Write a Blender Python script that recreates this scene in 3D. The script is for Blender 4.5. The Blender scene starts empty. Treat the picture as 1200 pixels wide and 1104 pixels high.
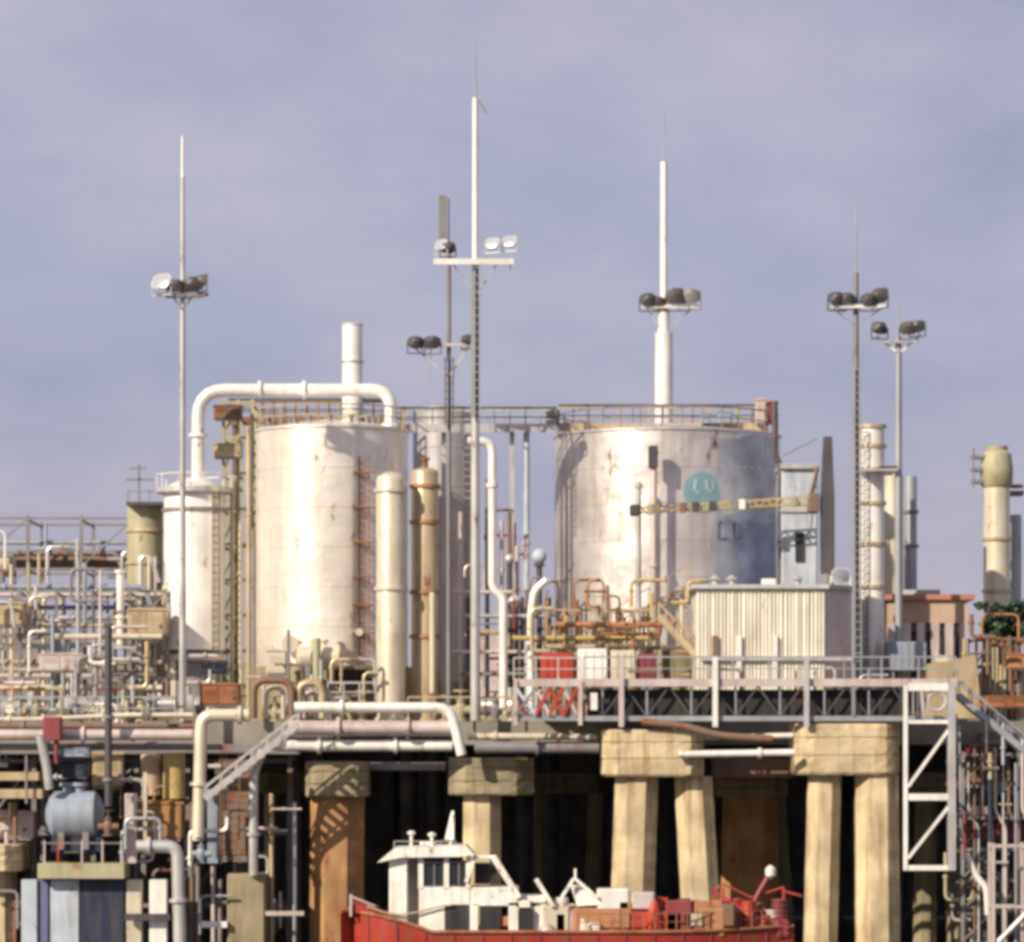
import bpy, math, random
from mathutils import Vector, Matrix
R = math.radians
random.seed(7)
rnd = random.uniform
SC = bpy.context.scene
COL = SC.collection

# ------------------------------------------------------------------ camera
D, S, HOR, CZ = 150.0, 30.0, 880.0, 8.5      # camera distance, px per metre at Y=0, horizon row, camera height
cam_d = bpy.data.cameras.new('camera')
cam = bpy.data.objects.new('camera', cam_d); COL.objects.link(cam)
cam.location = (0, -D, CZ); cam.rotation_euler = (R(90), 0, 0)
cam_d.sensor_fit = 'HORIZONTAL'; cam_d.sensor_width = 36; cam_d.lens = 36 * D / 40.0
cam_d.shift_y = (HOR - 552) / 1200.0
cam_d.clip_start = 1; cam_d.clip_end = 20000
SC.camera = cam

# ------------------------------------------------------------------ sky, sun, exposure
SUN_AZ, SUN_EL = 44.0, 30.0    # degrees left of the line from the plant to the camera, height
w = bpy.data.worlds.new('World'); SC.world = w; w.use_nodes = True
nt = w.node_tree; nt.nodes.clear()
o_ = nt.nodes.new('ShaderNodeOutputWorld'); bg = nt.nodes.new('ShaderNodeBackground')
sky = nt.nodes.new('ShaderNodeTexSky'); sky.sky_type = 'NISHITA'; sky.sun_disc = False
sky.sun_elevation = R(SUN_EL); sky.sun_rotation = R(180 + SUN_AZ)
sky.dust_density = 2.5; sky.air_density = 1.0; sky.ozone_density = 2.0
bg.inputs['Strength'].default_value = 0.1
tc = nt.nodes.new('ShaderNodeTexCoord')
mp = nt.nodes.new('ShaderNodeMapping'); mp.inputs['Scale'].default_value = (1, 1, 2.2)
n1 = nt.nodes.new('ShaderNodeTexNoise'); n1.inputs['Scale'].default_value = 11; n1.inputs['Detail'].default_value = 6; n1.inputs['Roughness'].default_value = .55
n2 = nt.nodes.new('ShaderNodeTexNoise'); n2.inputs['Scale'].default_value = 3.2; n2.inputs['Detail'].default_value = 3
sx = nt.nodes.new('ShaderNodeSeparateXYZ')
gr = nt.nodes.new('ShaderNodeValToRGB'); gr.color_ramp.elements.new(.10); gr.color_ramp.elements.new(.2)
for e_, (p_, c_) in zip(gr.color_ramp.elements, ((.0,(1.10,1.04,1.0,1)),(.07,(.96,.95,1.02,1)),(.17,(.96,.97,1.02,1)),(.32,(1.07,1.07,1.03,1)))): e_.position = p_; e_.color = c_
mg = nt.nodes.new('ShaderNodeMix'); mg.data_type = 'RGBA'; mg.blend_type = 'MULTIPLY'; mg.inputs['Factor'].default_value = 1
cr = nt.nodes.new('ShaderNodeValToRGB')
cr.color_ramp.elements[0].position = .3; cr.color_ramp.elements[0].color = (3.0, 3.08, 4.0, 1)
cr.color_ramp.elements[1].position = .7; cr.color_ramp.elements[1].color = (4.3, 4.05, 4.7, 1)
mr = nt.nodes.new('ShaderNodeMapRange'); mr.inputs['From Min'].default_value = .3; mr.inputs['From Max'].default_value = .7
mr.inputs['To Min'].default_value = .78; mr.inputs['To Max'].default_value = .96
mx = nt.nodes.new('ShaderNodeMix'); mx.data_type = 'RGBA'
lk = nt.links.new
lk(tc.outputs['Generated'], mp.inputs['Vector']); lk(mp.outputs[0], n1.inputs['Vector']); lk(mp.outputs[0], n2.inputs['Vector'])
lk(n1.outputs['Fac'], cr.inputs['Fac']); lk(n2.outputs['Fac'], mr.inputs['Value'])
lk(mr.outputs[0], mx.inputs['Factor']); lk(sky.outputs[0], mx.inputs['A']); lk(tc.outputs['Generated'], sx.inputs[0]); lk(sx.outputs['Z'], gr.inputs['Fac']); lk(cr.outputs[0], mg.inputs['A']); lk(gr.outputs[0], mg.inputs['B']); lk(mg.outputs['Result'], mx.inputs['B'])
lk(mx.outputs['Result'], bg.inputs['Color']); lk(bg.outputs[0], o_.inputs['Surface'])
sd = bpy.data.lights.new('sun', 'SUN'); sd.energy = 5.0; sd.angle = R(.5); sd.color = (1, .90, .72)
so = bpy.data.objects.new('sun', sd); COL.objects.link(so); so.location = (-60, -80, 90)
sv = Vector((-math.sin(R(SUN_AZ)) * math.cos(R(SUN_EL)), -math.cos(R(SUN_AZ)) * math.cos(R(SUN_EL)), math.sin(R(SUN_EL))))
so.rotation_euler = sv.to_track_quat('Z', 'Y').to_euler()
SC.view_settings.view_transform = 'Standard'; SC.view_settings.look = 'None'
SC.view_settings.exposure = 0.32; SC.view_settings.gamma = 1.0; SC.view_settings.use_curve_mapping = False
SC.cycles.filter_width = 3.8
SC.cycles.max_bounces = 6

# ------------------------------------------------------------------ helpers
def k(Y): return (Y + D) / D
def W(px, py, Y): return Vector(((px - 600) / S * k(Y), Y, CZ + (HOR - py) / S * k(Y)))
def m(px, Y): return px / S * k(Y)
def zpy(z, Y): return HOR - (z - CZ) * S / k(Y)
DECK = 9.7

def fillet(pts, rad, n=5):
    out = [pts[0]]
    for i in range(1, len(pts) - 1):
        a, b, c = pts[i - 1], pts[i], pts[i + 1]
        u, v = (a - b), (c - b); la, lc = u.length, v.length
        if la < 1e-5 or lc < 1e-5: continue
        u.normalize(); v.normalize()
        if abs(u.dot(v)) > .995: out.append(b); continue
        r = min(rad, la * .49, lc * .49)
        p0, p1 = b + u * r, b + v * r
        for j in range(n + 1):
            t = j / n
            out.append(p0 * (1 - t) ** 2 + b * 2 * t * (1 - t) + p1 * t * t)
    out.append(pts[-1]); return out

class MB:
    def __init__(s): s.v = []; s.f = []
    def add(s, vs, fs):
        o = len(s.v); s.v += [tuple(q) for q in vs]; s.f += [tuple(i + o for i in f) for f in fs]; return s
    def box(s, x0, x1, y0, y1, z0, z1):
        return s.add([(x0,y0,z0),(x1,y0,z0),(x1,y1,z0),(x0,y1,z0),(x0,y0,z1),(x1,y0,z1),(x1,y1,z1),(x0,y1,z1)],
              [(0,3,2,1),(4,5,6,7),(0,1,5,4),(1,2,6,5),(2,3,7,6),(3,0,4,7)])
    def cbox(s, x0, x1, y0, y1, z0, z1, c=.05):      # box with chamfered vertical and top/bottom edges
        P = [(x0+c,y0),(x1-c,y0),(x1,y0+c),(x1,y1-c),(x1-c,y1),(x0+c,y1),(x0,y1-c),(x0,y0+c)]
        cx, cy = (x0+x1)/2, (y0+y1)/2
        def ring(z, d): return [(cx+(x-cx)*(1-d/max(.01,(x1-x0)/2)), cy+(y-cy)*(1-d/max(.01,(y1-y0)/2)), z) for x, y in P]
        e = c*.6
        return s.loft([ring(z0, e), ring(z0+e, 0), ring(z1-e, 0), ring(z1, e)])
    def loft(s, rings, caps=True):
        n = len(rings[0]); o = len(s.v); fs = []
        for r in rings: s.v += [tuple(q) for q in r]
        for i in range(len(rings) - 1):
            for j in range(n):
                a, b = o+i*n+j, o+i*n+(j+1) % n
                fs.append((a, b, b+n, a+n))
        if caps:
            fs.append(tuple(o+j for j in range(n))[::-1]); fs.append(tuple(o+(len(rings)-1)*n+j for j in range(n)))
        s.f += fs; return s
    def lathe(s, cx, cy, prof, n=28, rot=0):
        return s.loft([[(cx+r*math.cos(rot+2*math.pi*j/n), cy+r*math.sin(rot+2*math.pi*j/n), z) for j in range(n)] for r, z in prof])
    def tube(s, pts, r, n=12, r2=None):
        pts = [Vector(q) for q in pts]; N = len(pts); rings = []
        t = (pts[1]-pts[0]).normalized()
        up = Vector((0,0,1)) if abs(t.z) < .9 else Vector((0,1,0))
        u = t.cross(up).normalized()
        for i, p in enumerate(pts):
            if i == 0: d = pts[1]-pts[0]
            elif i == N-1: d = pts[-1]-pts[-2]
            else: d = (pts[i+1]-pts[i]).normalized()+(pts[i]-pts[i-1]).normalized()
            d.normalize(); u = (u-d*u.dot(d)).normalized(); vv = d.cross(u)
            rr = r if r2 is None else r+(r2-r)*i/(N-1)
            rings.append([p+u*rr*math.cos(2*math.pi*j/n)+vv*rr*math.sin(2*math.pi*j/n) for j in range(n)])
        return s.loft(rings)
    def bar(s, a, b, wd=.1, h=None):
        a, b = Vector(a), Vector(b); h = h or wd; d = (b-a).normalized()
        up = Vector((0,0,1)) if abs(d.z) < .95 else Vector((0,1,0))
        u = d.cross(up).normalized(); v = u.cross(d).normalized()
        q = [u*wd/2+v*h/2, -u*wd/2+v*h/2, -u*wd/2-v*h/2, u*wd/2-v*h/2]
        return s.loft([[a+x for x in q], [b+x for x in q]])
    def ring(s, c, rad, r, n=16, axis='Y'):
        c = Vector(c); rings = []
        for i in range(n+1):
            a = 2*math.pi*i/n
            if axis == 'Y': dirv = Vector((math.cos(a),0,math.sin(a))); ax = Vector((0,1,0))
            elif axis == 'Z': dirv = Vector((math.cos(a),math.sin(a),0)); ax = Vector((0,0,1))
            else: dirv = Vector((0,math.cos(a),math.sin(a))); ax = Vector((1,0,0))
            p = c+dirv*rad
            rings.append([p+dirv*r*math.cos(2*math.pi*j/6)+ax*r*math.sin(2*math.pi*j/6) for j in range(6)])
        return s.loft(rings, False)
    # pixel-measured versions (placed at a real depth Y with a real thickness)
    def pb(s, x0, y0, x1, y1, Y, dep, c=0):
        a, b = W(x0, y1, Y), W(x1, y0, Y)
        if c: return s.cbox(a.x, b.x, Y, Y+dep, a.z, b.z, c)
        return s.box(a.x, b.x, Y, Y+dep, a.z, b.z)
    def pc(s, cx, y0, y1, wpx, Y, n=24):
        a, b = W(cx, y1, Y), W(cx, y0, Y); r = m(wpx, Y)/2
        return s.lathe(a.x, Y, [(r, a.z), (r, b.z)], n)
    def pt(s, pts, rpx, bend=.5, n=12):
        q = fillet([W(*p) for p in pts], bend); return s.tube(q, m(rpx, pts[0][2]), n)
    def build(s, name, mat, parent=None, smooth=True, label=None):
        off = Vector((0,0,0)); p = parent
        while p is not None: off += p.location; p = p.parent
        me = bpy.data.meshes.new(name)
        me.from_pydata([(x-off.x, y-off.y, z-off.z) for x, y, z in s.v], [], s.f)
        me.materials.append(mat); me.validate(); me.update()
        if smooth:
            me.shade_smooth(); me.set_sharp_from_angle(angle=R(38))
        o = bpy.data.objects.new(name, me); COL.objects.link(o)
        if parent is not None: o.parent = parent
        if label: o['label'] = label
        return o

def T(name, label, cat, loc, group=None):
    o = bpy.data.objects.new(name, None); COL.objects.link(o); o.location = loc; o.empty_display_size = .3
    o['label'] = label; o['category'] = cat
    if group: o['group'] = group
    return o
def tag(o, label, cat, group=None):
    o['label'] = label; o['category'] = cat
    if group: o['group'] = group
    return o
def ctree(o, parent=None):
    c = o.copy(); COL.objects.link(c); c.parent = parent
    for ch in o.children: ctree(ch, c)
    return c
def dup(o, loc, label=None, scale=None, rz=None):
    c = ctree(o); c.location = loc
    if label: c['label'] = label
    if scale: c.scale = (scale,)*3 if not isinstance(scale, tuple) else scale
    if rz is not None: c.rotation_euler = (0,0,rz)
    return c

ORD = 'first second third fourth fifth sixth seventh eighth ninth tenth eleventh twelfth thirteenth fourteenth fifteenth sixteenth seventeenth eighteenth nineteenth twentieth'.split()
ORD += ['twenty-'+q for q in ORD[:9]] + ['thirtieth'] + ['thirty-'+q for q in ORD[:9]]
def number(objs, what, group):
    """name each of a row by its place, counted from the left"""
    objs = sorted(objs, key=lambda o: o['px'])
    for i, o in enumerate(objs):
        c = o.get('tone', ''); o['label'] = ('%s %s, %s from the left' % (c, what, ORD[i])).strip(); o['group'] = group
        del o['px']
        if 'tone' in o: del o['tone']
def ebox(mt, x0, y0, x1, y1, Y, dep, label, name='equipment_box', cat='box', mt2=None):
    a, b = W(x0,y1,Y), W(x1,y0,Y); t = T(name, label, cat, ((a.x+b.x)/2, Y+dep/2, a.z)); w_, h_ = b.x-a.x, b.z-a.z; e = min(w_,h_)
    MB().cbox(a.x,b.x,Y,Y+dep,a.z+.06*h_,b.z-.1*h_,.05*e).build('body', X[mt], t, False)
    MB().box(a.x-.03,b.x+.03,Y-.05,Y+dep+.03,b.z-.1*h_+.002,b.z-.03*h_).box(a.x+.1*w_,b.x-.1*w_,Y+.05,Y+dep-.05,b.z-.03*h_,b.z).build('lid', X[mt2 or mt], t, False)
    MB().box(a.x+.05*w_,b.x-.05*w_,Y+.04,Y+dep-.04,a.z,a.z+.06*h_-.002).build('base', X['mgrey'], t, False)
    q = MB(); n = 2 if w_ > h_*.8 else 1
    for i in range(n):
        u0 = a.x+w_*(.06+.9*i/n); u1 = a.x+w_*(.06+.9*(i+1)/n)-.04*w_; q.box(u0,u1,Y-.03,Y-.002,a.z+.12*h_,b.z-.16*h_)
        for j in range(4): zz = a.z+h_*(.5+.07*j); q.box(u0+.15*(u1-u0),u1-.15*(u1-u0),Y-.05,Y-.032,zz,zz+.025*h_)
    d = q.build('door', X[mt], t, False)
    MB().box(b.x-.16*w_,b.x-.12*w_,Y-.08,Y-.033,a.z+.3*h_,a.z+.42*h_).build('handle', X['dgrey'], d, False)
    MB().tube([(a.x+.25*w_,Y+dep*.5,b.z-.04*h_),(a.x+.25*w_,Y+dep*.5,b.z+.12*h_)],.035*max(e,.5),8).build('conduit', X['mgrey'], t)
    return t
# ------------------------------------------------------------------ materials
def mat(name, c, rough=.5, metal=0., dirt=.35, dcol=(.16,.12,.08), rust=0., var=.18, bump=.15, scale=1., streak=True, dent=0):
    M = bpy.data.materials.new(name); M.use_nodes = True; t = M.node_tree; b = t.nodes['Principled BSDF']
    L = t.links.new; N = t.nodes.new
    tc = N('ShaderNodeTexCoord'); geo = N('ShaderNodeObjectInfo')
    addv = N('ShaderNodeVectorMath'); addv.operation = 'ADD'
    L(tc.outputs['Object'], addv.inputs[0])
    mulr = N('ShaderNodeMath'); mulr.operation = 'MULTIPLY'; mulr.inputs[1].default_value = 37
    L(geo.outputs['Random'], mulr.inputs[0]); L(mulr.outputs[0], addv.inputs[1])
    m1 = N('ShaderNodeMapping'); m1.inputs['Scale'].default_value = (3.2*scale, 3.2*scale, (.35 if streak else 3.2)*scale)
    L(addv.outputs[0], m1.inputs['Vector'])
    a = N('ShaderNodeTexNoise'); a.inputs['Scale'].default_value = 1.; a.inputs['Detail'].default_value = 6; a.inputs['Roughness'].default_value = .6
    L(m1.outputs[0], a.inputs['Vector'])
    ra = N('ShaderNodeMapRange'); ra.inputs['From Min'].default_value = .48; ra.inputs['From Max'].default_value = .75; ra.inputs['To Max'].default_value = dirt
    L(a.outputs['Fac'], ra.inputs['Value'])
    bb = N('ShaderNodeTexNoise'); bb.inputs['Scale'].default_value = .8*scale; bb.inputs['Detail'].default_value = 5
    L(addv.outputs[0], bb.inputs['Vector'])
    rb = N('ShaderNodeMapRange'); rb.inputs['From Min'].default_value = .3; rb.inputs['From Max'].default_value = .7
    rb.inputs['To Min'].default_value = 1-var; rb.inputs['To Max'].default_value = 1+var*.5
    L(bb.outputs['Fac'], rb.inputs['Value'])
    mul = N('ShaderNodeVectorMath'); mul.operation = 'SCALE'; mul.inputs[0].default_value = c; L(rb.outputs[0], mul.inputs['Scale'])
    mx = N('ShaderNodeMix'); mx.data_type = 'RGBA'; L(ra.outputs[0], mx.inputs['Factor']); L(mul.outputs[0], mx.inputs['A']); mx.inputs['B'].default_value = (*dcol, 1)
    out = mx.outputs['Result']
    if rust > 0:
        g = N('ShaderNodeTexNoise'); g.inputs['Scale'].default_value = 1.7*scale; g.inputs['Detail'].default_value = 8; g.inputs['Roughness'].default_value = .7
        m2 = N('ShaderNodeMapping'); m2.inputs['Scale'].default_value = (1,1,.5); m2.inputs['Location'].default_value = (5,9,2)
        L(addv.outputs[0], m2.inputs['Vector']); L(m2.outputs[0], g.inputs['Vector'])
        rg = N('ShaderNodeMapRange'); rg.inputs['From Min'].default_value = .62-rust*.3; rg.inputs['From Max'].default_value = .72-rust*.25; L(g.outputs['Fac'], rg.inputs['Value'])
        m3 = N('ShaderNodeMix'); m3.data_type = 'RGBA'; L(rg.outputs[0], m3.inputs['Factor']); L(out, m3.inputs['A']); m3.inputs['B'].default_value = (.20,.065,.022,1)
        out = m3.outputs['Result']
    L(out, b.inputs['Base Color']); b.inputs['Roughness'].default_value = rough; b.inputs['Metallic'].default_value = metal
    if bump:
        bp = N('ShaderNodeBump'); bp.inputs['Strength'].default_value = bump; bp.inputs['Distance'].default_value = .05
        L(a.outputs['Fac'], bp.inputs['Height']); L(bp.outputs[0], b.inputs['Normal'])
    if dent:
        dn = N('ShaderNodeTexNoise'); dn.inputs['Scale'].default_value = dent; dn.inputs['Detail'].default_value = 2
        L(tc.outputs['Object'], dn.inputs['Vector']); b2 = N('ShaderNodeBump'); b2.inputs['Strength'].default_value = .5; b2.inputs['Distance'].default_value = .12
        L(dn.outputs['Fac'], b2.inputs['Height']); L(bp.outputs[0], b2.inputs['Normal']); L(b2.outputs[0], b.inputs['Normal'])
    return M
X = dict(
 tank=mat('tank_paint', (.86,.79,.70), .36, metal=.55, dirt=.4, dcol=(.52,.36,.20), var=.12, bump=.12, scale=.7, rust=.02, dent=.9),
 tank2=mat('tank_paint_grey', (.74,.68,.66), .40, metal=.72, dirt=.5, dcol=(.33,.24,.16), var=.25, bump=.12, scale=.7, rust=.04, dent=.8),
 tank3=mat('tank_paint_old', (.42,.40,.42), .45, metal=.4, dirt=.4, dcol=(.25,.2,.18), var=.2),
 white=mat('white_paint', (.80,.77,.73), .34, metal=.2, dirt=.3, dcol=(.35,.26,.18), rust=.03),
 cream=mat('cream_paint', (.66,.59,.46), .36, metal=.3, dirt=.5, dcol=(.34,.24,.13), rust=.05),
 tan=mat('tan_paint', (.48,.38,.24), .4, metal=.25, dirt=.5, dcol=(.22,.13,.06), rust=.16),
 olive=mat('olive_paint', (.36,.33,.21), .55, dirt=.5, rust=.12),
 lgrey=mat('light_grey_steel', (.54,.52,.51), .35, metal=.4, dirt=.5, dcol=(.14,.10,.07), rust=.1),
 pinkg=mat('pinkish_steel', (.58,.49,.47), .38, metal=.3, dirt=.5, dcol=(.3,.16,.12), rust=.08),
 galv=mat('galvanised_steel', (.36,.37,.40), .42, metal=.4, dirt=.3),
 dgrey=mat('dark_steel', (.055,.052,.06), .5, dirt=.4, rust=.12),
 mgrey=mat('mid_grey_steel', (.20,.19,.20), .5, dirt=.5, rust=.25),
 brown=mat('brown_steel', (.17,.11,.08), .6, dirt=.5, rust=.4),
 rustm=mat('rusted_steel', (.30,.12,.05), .75, dirt=.5, rust=.5, streak=False),
 orange=mat('orange_primer', (.38,.17,.08), .55, dirt=.4, rust=.15),
 red=mat('red_paint', (.36,.04,.025), .45, dirt=.35, dcol=(.2,.03,.02), rust=.1),
 hull=mat('hull_red', (.33,.03,.018), .5, dirt=.9, dcol=(.20,.06,.03), rust=.34, scale=1.5),
 maroon=mat('maroon_paint', (.22,.03,.045), .5, dirt=.4, rust=.1),
 yellow=mat('yellow_paint', (.42,.31,.12), .5, dirt=.5, dcol=(.25,.13,.04), rust=.1),
 blueg=mat('blue_grey_paint', (.25,.29,.36), .45, dirt=.6, rust=.08),
 pblue=mat('pale_blue_paint', (.42,.46,.53), .45, dirt=.55, rust=.06),
 bluep=mat('blue_paint_and_shade', (.33,.37,.49), .45, metal=.5, dirt=.6, dcol=(.24,.27,.34), var=.4),
 bluel=mat('light_blue_paint_and_shade', (.42,.44,.53), .45, metal=.55, dirt=.6, dcol=(.3,.31,.36), var=.35),
 greyp=mat('grey_paint_and_shade', (.50,.51,.56), .45, metal=.6, dirt=.6, dcol=(.33,.33,.36), var=.35),
 bluet=mat('muted_blue_mark', (.36,.46,.50), .4, dirt=.2, bump=0),
 boatw=mat('boat_white_paint', (.76,.73,.68), .4, dirt=.6, dcol=(.40,.25,.13), rust=.12, scale=1.6),
 navy=mat('navy_paint', (.012,.017,.045), .5, dirt=.3),
 teal=mat('teal_paint', (.19,.31,.36), .4, dirt=.2, bump=0),
 purple=mat('violet_blue_paint', (.13,.14,.25), .4, dirt=.2, bump=0),
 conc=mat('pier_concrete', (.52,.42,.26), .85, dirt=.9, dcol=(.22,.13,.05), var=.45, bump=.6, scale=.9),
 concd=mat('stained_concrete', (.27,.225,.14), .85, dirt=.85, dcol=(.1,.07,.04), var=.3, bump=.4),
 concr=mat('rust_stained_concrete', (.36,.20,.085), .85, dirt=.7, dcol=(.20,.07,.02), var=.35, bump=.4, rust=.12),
 deckc=mat('deck_concrete', (.24,.22,.19), .9, dirt=.5, var=.3, bump=.3, streak=False),
 shade_conc=mat('shade_dark_concrete', (.13,.125,.12), .7, dirt=.6, dcol=(.05,.05,.05), var=.5, bump=.3),  # dark tone puts the shade under the deck into the concrete
 black=mat('black_rubber_and_shade', (.012,.012,.015), .7, dirt=.2),
 glass=mat('dark_glass', (.02,.025,.03), .08, dirt=.1, bump=0),
 lamp=mat('lamp_reflector', (.55,.56,.6), .25, metal=.5, dirt=.05, bump=0),
 shed=mat('shed_cladding', (.66,.63,.55), .45, dirt=.7, dcol=(.40,.34,.24), rust=.02, var=.12, bump=.05),
 shedr=mat('shed_roof', (.42,.43,.42), .5, dirt=.4),
 wallt=mat('tan_wall', (.46,.33,.24), .8, dirt=.4, dcol=(.3,.18,.1)),
 trim=mat('red_roof_trim', (.42,.17,.12), .6, dirt=.3),
 land=mat('yard_ground', (.15,.13,.11), .95, dirt=.5, var=.3, streak=False),
 bark=mat('bark', (.09,.07,.05), .9, dirt=.4),
)
def leafmat():
    M = bpy.data.materials.new('leaves'); M.use_nodes = True; t = M.node_tree; b = t.nodes['Principled BSDF']
    tc = t.nodes.new('ShaderNodeTexCoord'); n = t.nodes.new('ShaderNodeTexNoise'); n.inputs['Scale'].default_value = 1.6
    c = t.nodes.new('ShaderNodeValToRGB'); c.color_ramp.elements[0].position = .35; c.color_ramp.elements[1].position = .65
    c.color_ramp.elements[0].color = (.018,.045,.03,1); c.color_ramp.elements[1].color = (.06,.10,.05,1)
    t.links.new(tc.outputs['Object'], n.inputs['Vector']); t.links.new(n.outputs['Fac'], c.inputs['Fac']); t.links.new(c.outputs[0], b.inputs['Base Color'])
    b.inputs['Roughness'].default_value = .6; return M
X['leaf'] = leafmat()
def watermat():
    M = bpy.data.materials.new('harbour_water'); M.use_nodes = True; t = M.node_tree; b = t.nodes['Principled BSDF']
    b.inputs['Base Color'].default_value = (.012,.022,.026,1); b.inputs['Roughness'].default_value = .12
    tc = t.nodes.new('ShaderNodeTexCoord'); n = t.nodes.new('ShaderNodeTexNoise'); n.inputs['Scale'].default_value = .9; n.inputs['Detail'].default_value = 5
    bp = t.nodes.new('ShaderNodeBump'); bp.inputs['Strength'].default_value = .6; bp.inputs['Distance'].default_value = .25
    t.links.new(tc.outputs['Object'], n.inputs['Vector']); t.links.new(n.outputs['Fac'], bp.inputs['Height']); t.links.new(bp.outputs[0], b.inputs['Normal'])
    return M
X['water'] = watermat()

# ------------------------------------------------------------------ setting
def struct(name, mb, mt):
    o = mb.build(name, mt, None, smooth=False); o['kind'] = 'structure'; return o
struct('water', MB().add([(-4000,-2000,0),(4000,-2000,0),(4000,44.9,0),(-4000,44.9,0)], [(0,1,2,3)]), X['water'])
struct('ground', MB().box(-4000, 4000, 45.6, 9000, -3, 9.6), X['land'])
struct('jetty_deck', MB().box(-75, 75, 4.2, 45, 8.75, DECK), X['deckc'])
qw = MB().box(-75, 75, 45, 45.5, -3, 9.6)
for i in range(40): qw.box(-75+i*3.8, -74.4+i*3.8, 44.6, 44.99, -3, 8.7)
tag(qw.build('quay_wall', X['shade_conc'], None, False), 'dark ribbed quay wall in the shade behind all the piles', 'wall')
# edge beam of the deck, deep and shaded, carried by the piers
def edge_beam(x0, x1, y0, y1, Y, label, mt='concd'):
    b = MB(); b.pb(x0, y0, x1, y1, Y, .8, .04)
    return tag(b.build('edge_beam', X[mt], None, False), label, 'beam')
edge_beam(-300, 352, 872, 884, 3.2, 'long dark deck edge beam under the left pipes', 'mgrey')
edge_beam(432, 523, 893, 903, 3.2, 'short grey beam between the rust stained pier and the middle pier', 'mgrey')
edge_beam(628, 703, 873, 881, 3.2, 'dim beam between the middle pier and the paired leaning piles', 'deckc')
edge_beam(834, 930, 889, 912, 3.2, 'deep dark beam between the two tall yellowish piers', 'brown')

# ------------------------------------------------------------------ concrete piers
def rough_ring(poly, z, f, mx, my, rs, jit=.009, seg=.28):
    out = []; n = len(poly)
    for i in range(n):
        a, b = poly[i], poly[(i+1) % n]; L_ = math.hypot(b[0]-a[0], b[1]-a[1]); kk = max(1, min(14, round(L_/seg)))
        for j in range(kk):
            x = a[0]+(b[0]-a[0])*j/kk; y = a[1]+(b[1]-a[1])*j/kk; g = f-(rs.uniform(.0,.03) if j == 0 and rs.random() < .45 else 0)
            out.append((mx+(x-mx)*g+rs.uniform(-jit,jit), my+(y-my)*g+rs.uniform(-jit,jit), z+rs.uniform(-jit,jit)*.6))
    return out
def pier(label, cx0, cy0, cx1, cy1, piles, Y=0., dep=4.4, mt='conc', cm=None, ch=.55):
    a, b = W(cx0, cy1, Y), W(cx1, cy0, Y)
    t = T('concrete_pier', label, 'pier', ((a.x+b.x)/2, Y+dep/2, 0))
    c = MB(); P = [(a.x+ch,Y),(b.x-ch,Y),(b.x,Y+ch),(b.x,Y+dep-ch),(b.x-ch,Y+dep),(a.x+ch,Y+dep),(a.x,Y+dep-ch),(a.x,Y+ch)]
    mx_, my_ = (a.x+b.x)/2, Y+dep/2
    rs = random.Random(int(cx0)); H_ = b.z-a.z
    lv = [(0,.97),(.05,1)]+[(t_,1) for t_ in (.15,.25,.34)]+[(.365,1),(.38,.975),(.395,1)]+[(t_,1) for t_ in (.5,.6,.69)]+[(.715,1),(.73,.975),(.745,1)]+[(t_,1) for t_ in (.85,.95)]+[(1,.98)]
    c.loft([rough_ring(P, a.z+H_*t_, f_, mx_, my_, rs) for t_, f_ in lv])
    c.build('pile_cap', X[cm or mt], t, False)
    for (xt, xb, wd, Yp, pm) in piles:                       # top centre px, centre px at row 1104, width px, depth of centre
        yb = zpy(0, Yp); f = (yb-cy1)/(1104-cy1)
        p0 = W(xt, cy1, Yp); p1 = W(xt+(xb-xt)*f, yb, Yp); p0.z = a.z-.002; p1.z = -2
        q = MB(); r = m(wd, Yp)/2/math.cos(math.pi/8)
        rg2 = []
        for tt in [0]+[i_/26+rs.uniform(-.01,.01) for i_ in range(1,26)]+[1]:
            c0 = p0.lerp(p1, tt); rr = r*(1.0+.02*tt)*(1+rs.uniform(-.012,.012))
            rg2.append([(c0.x+rr*math.cos(math.pi/8+j*math.pi/4), c0.y+rr*math.sin(math.pi/8+j*math.pi/4), c0.z) for j in range(8)])
        q.loft(rg2[::-1]); q.build('pile', X[pm], t, False)
    return t
pier('sunlit concrete pier with two straight thick piles beside the white lattice frame', 932, 848, 1056, 908,
     [(966,960,38,1.1,'conc'),(1027,1029,50,1.1,'conc')], cm='conc')
pier('sunlit concrete pier whose two thick piles lean apart', 706, 855, 826, 910,
     [(746,738,50,1.2,'conc'),(812,826,44,1.5,'conc')])
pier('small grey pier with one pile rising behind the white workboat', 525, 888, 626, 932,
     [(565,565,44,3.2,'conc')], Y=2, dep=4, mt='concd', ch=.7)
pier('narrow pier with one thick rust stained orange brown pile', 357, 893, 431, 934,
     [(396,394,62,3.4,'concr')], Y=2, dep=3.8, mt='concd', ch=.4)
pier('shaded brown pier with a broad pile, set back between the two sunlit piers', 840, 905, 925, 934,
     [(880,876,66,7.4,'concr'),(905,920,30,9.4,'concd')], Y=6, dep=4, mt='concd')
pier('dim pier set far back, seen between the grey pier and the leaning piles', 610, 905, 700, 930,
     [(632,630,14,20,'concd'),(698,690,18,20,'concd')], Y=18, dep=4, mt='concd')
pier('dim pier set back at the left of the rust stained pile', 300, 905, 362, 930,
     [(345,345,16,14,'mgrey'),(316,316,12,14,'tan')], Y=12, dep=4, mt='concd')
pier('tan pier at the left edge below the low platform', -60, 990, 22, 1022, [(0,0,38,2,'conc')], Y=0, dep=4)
pier('pier in deep shade under the white lattice frame', 1062, 905, 1150, 935, [(1085,1083,26,9,'concd'),(1125,1128,34,9,'concd')], Y=7, dep=4, mt='concd')
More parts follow.
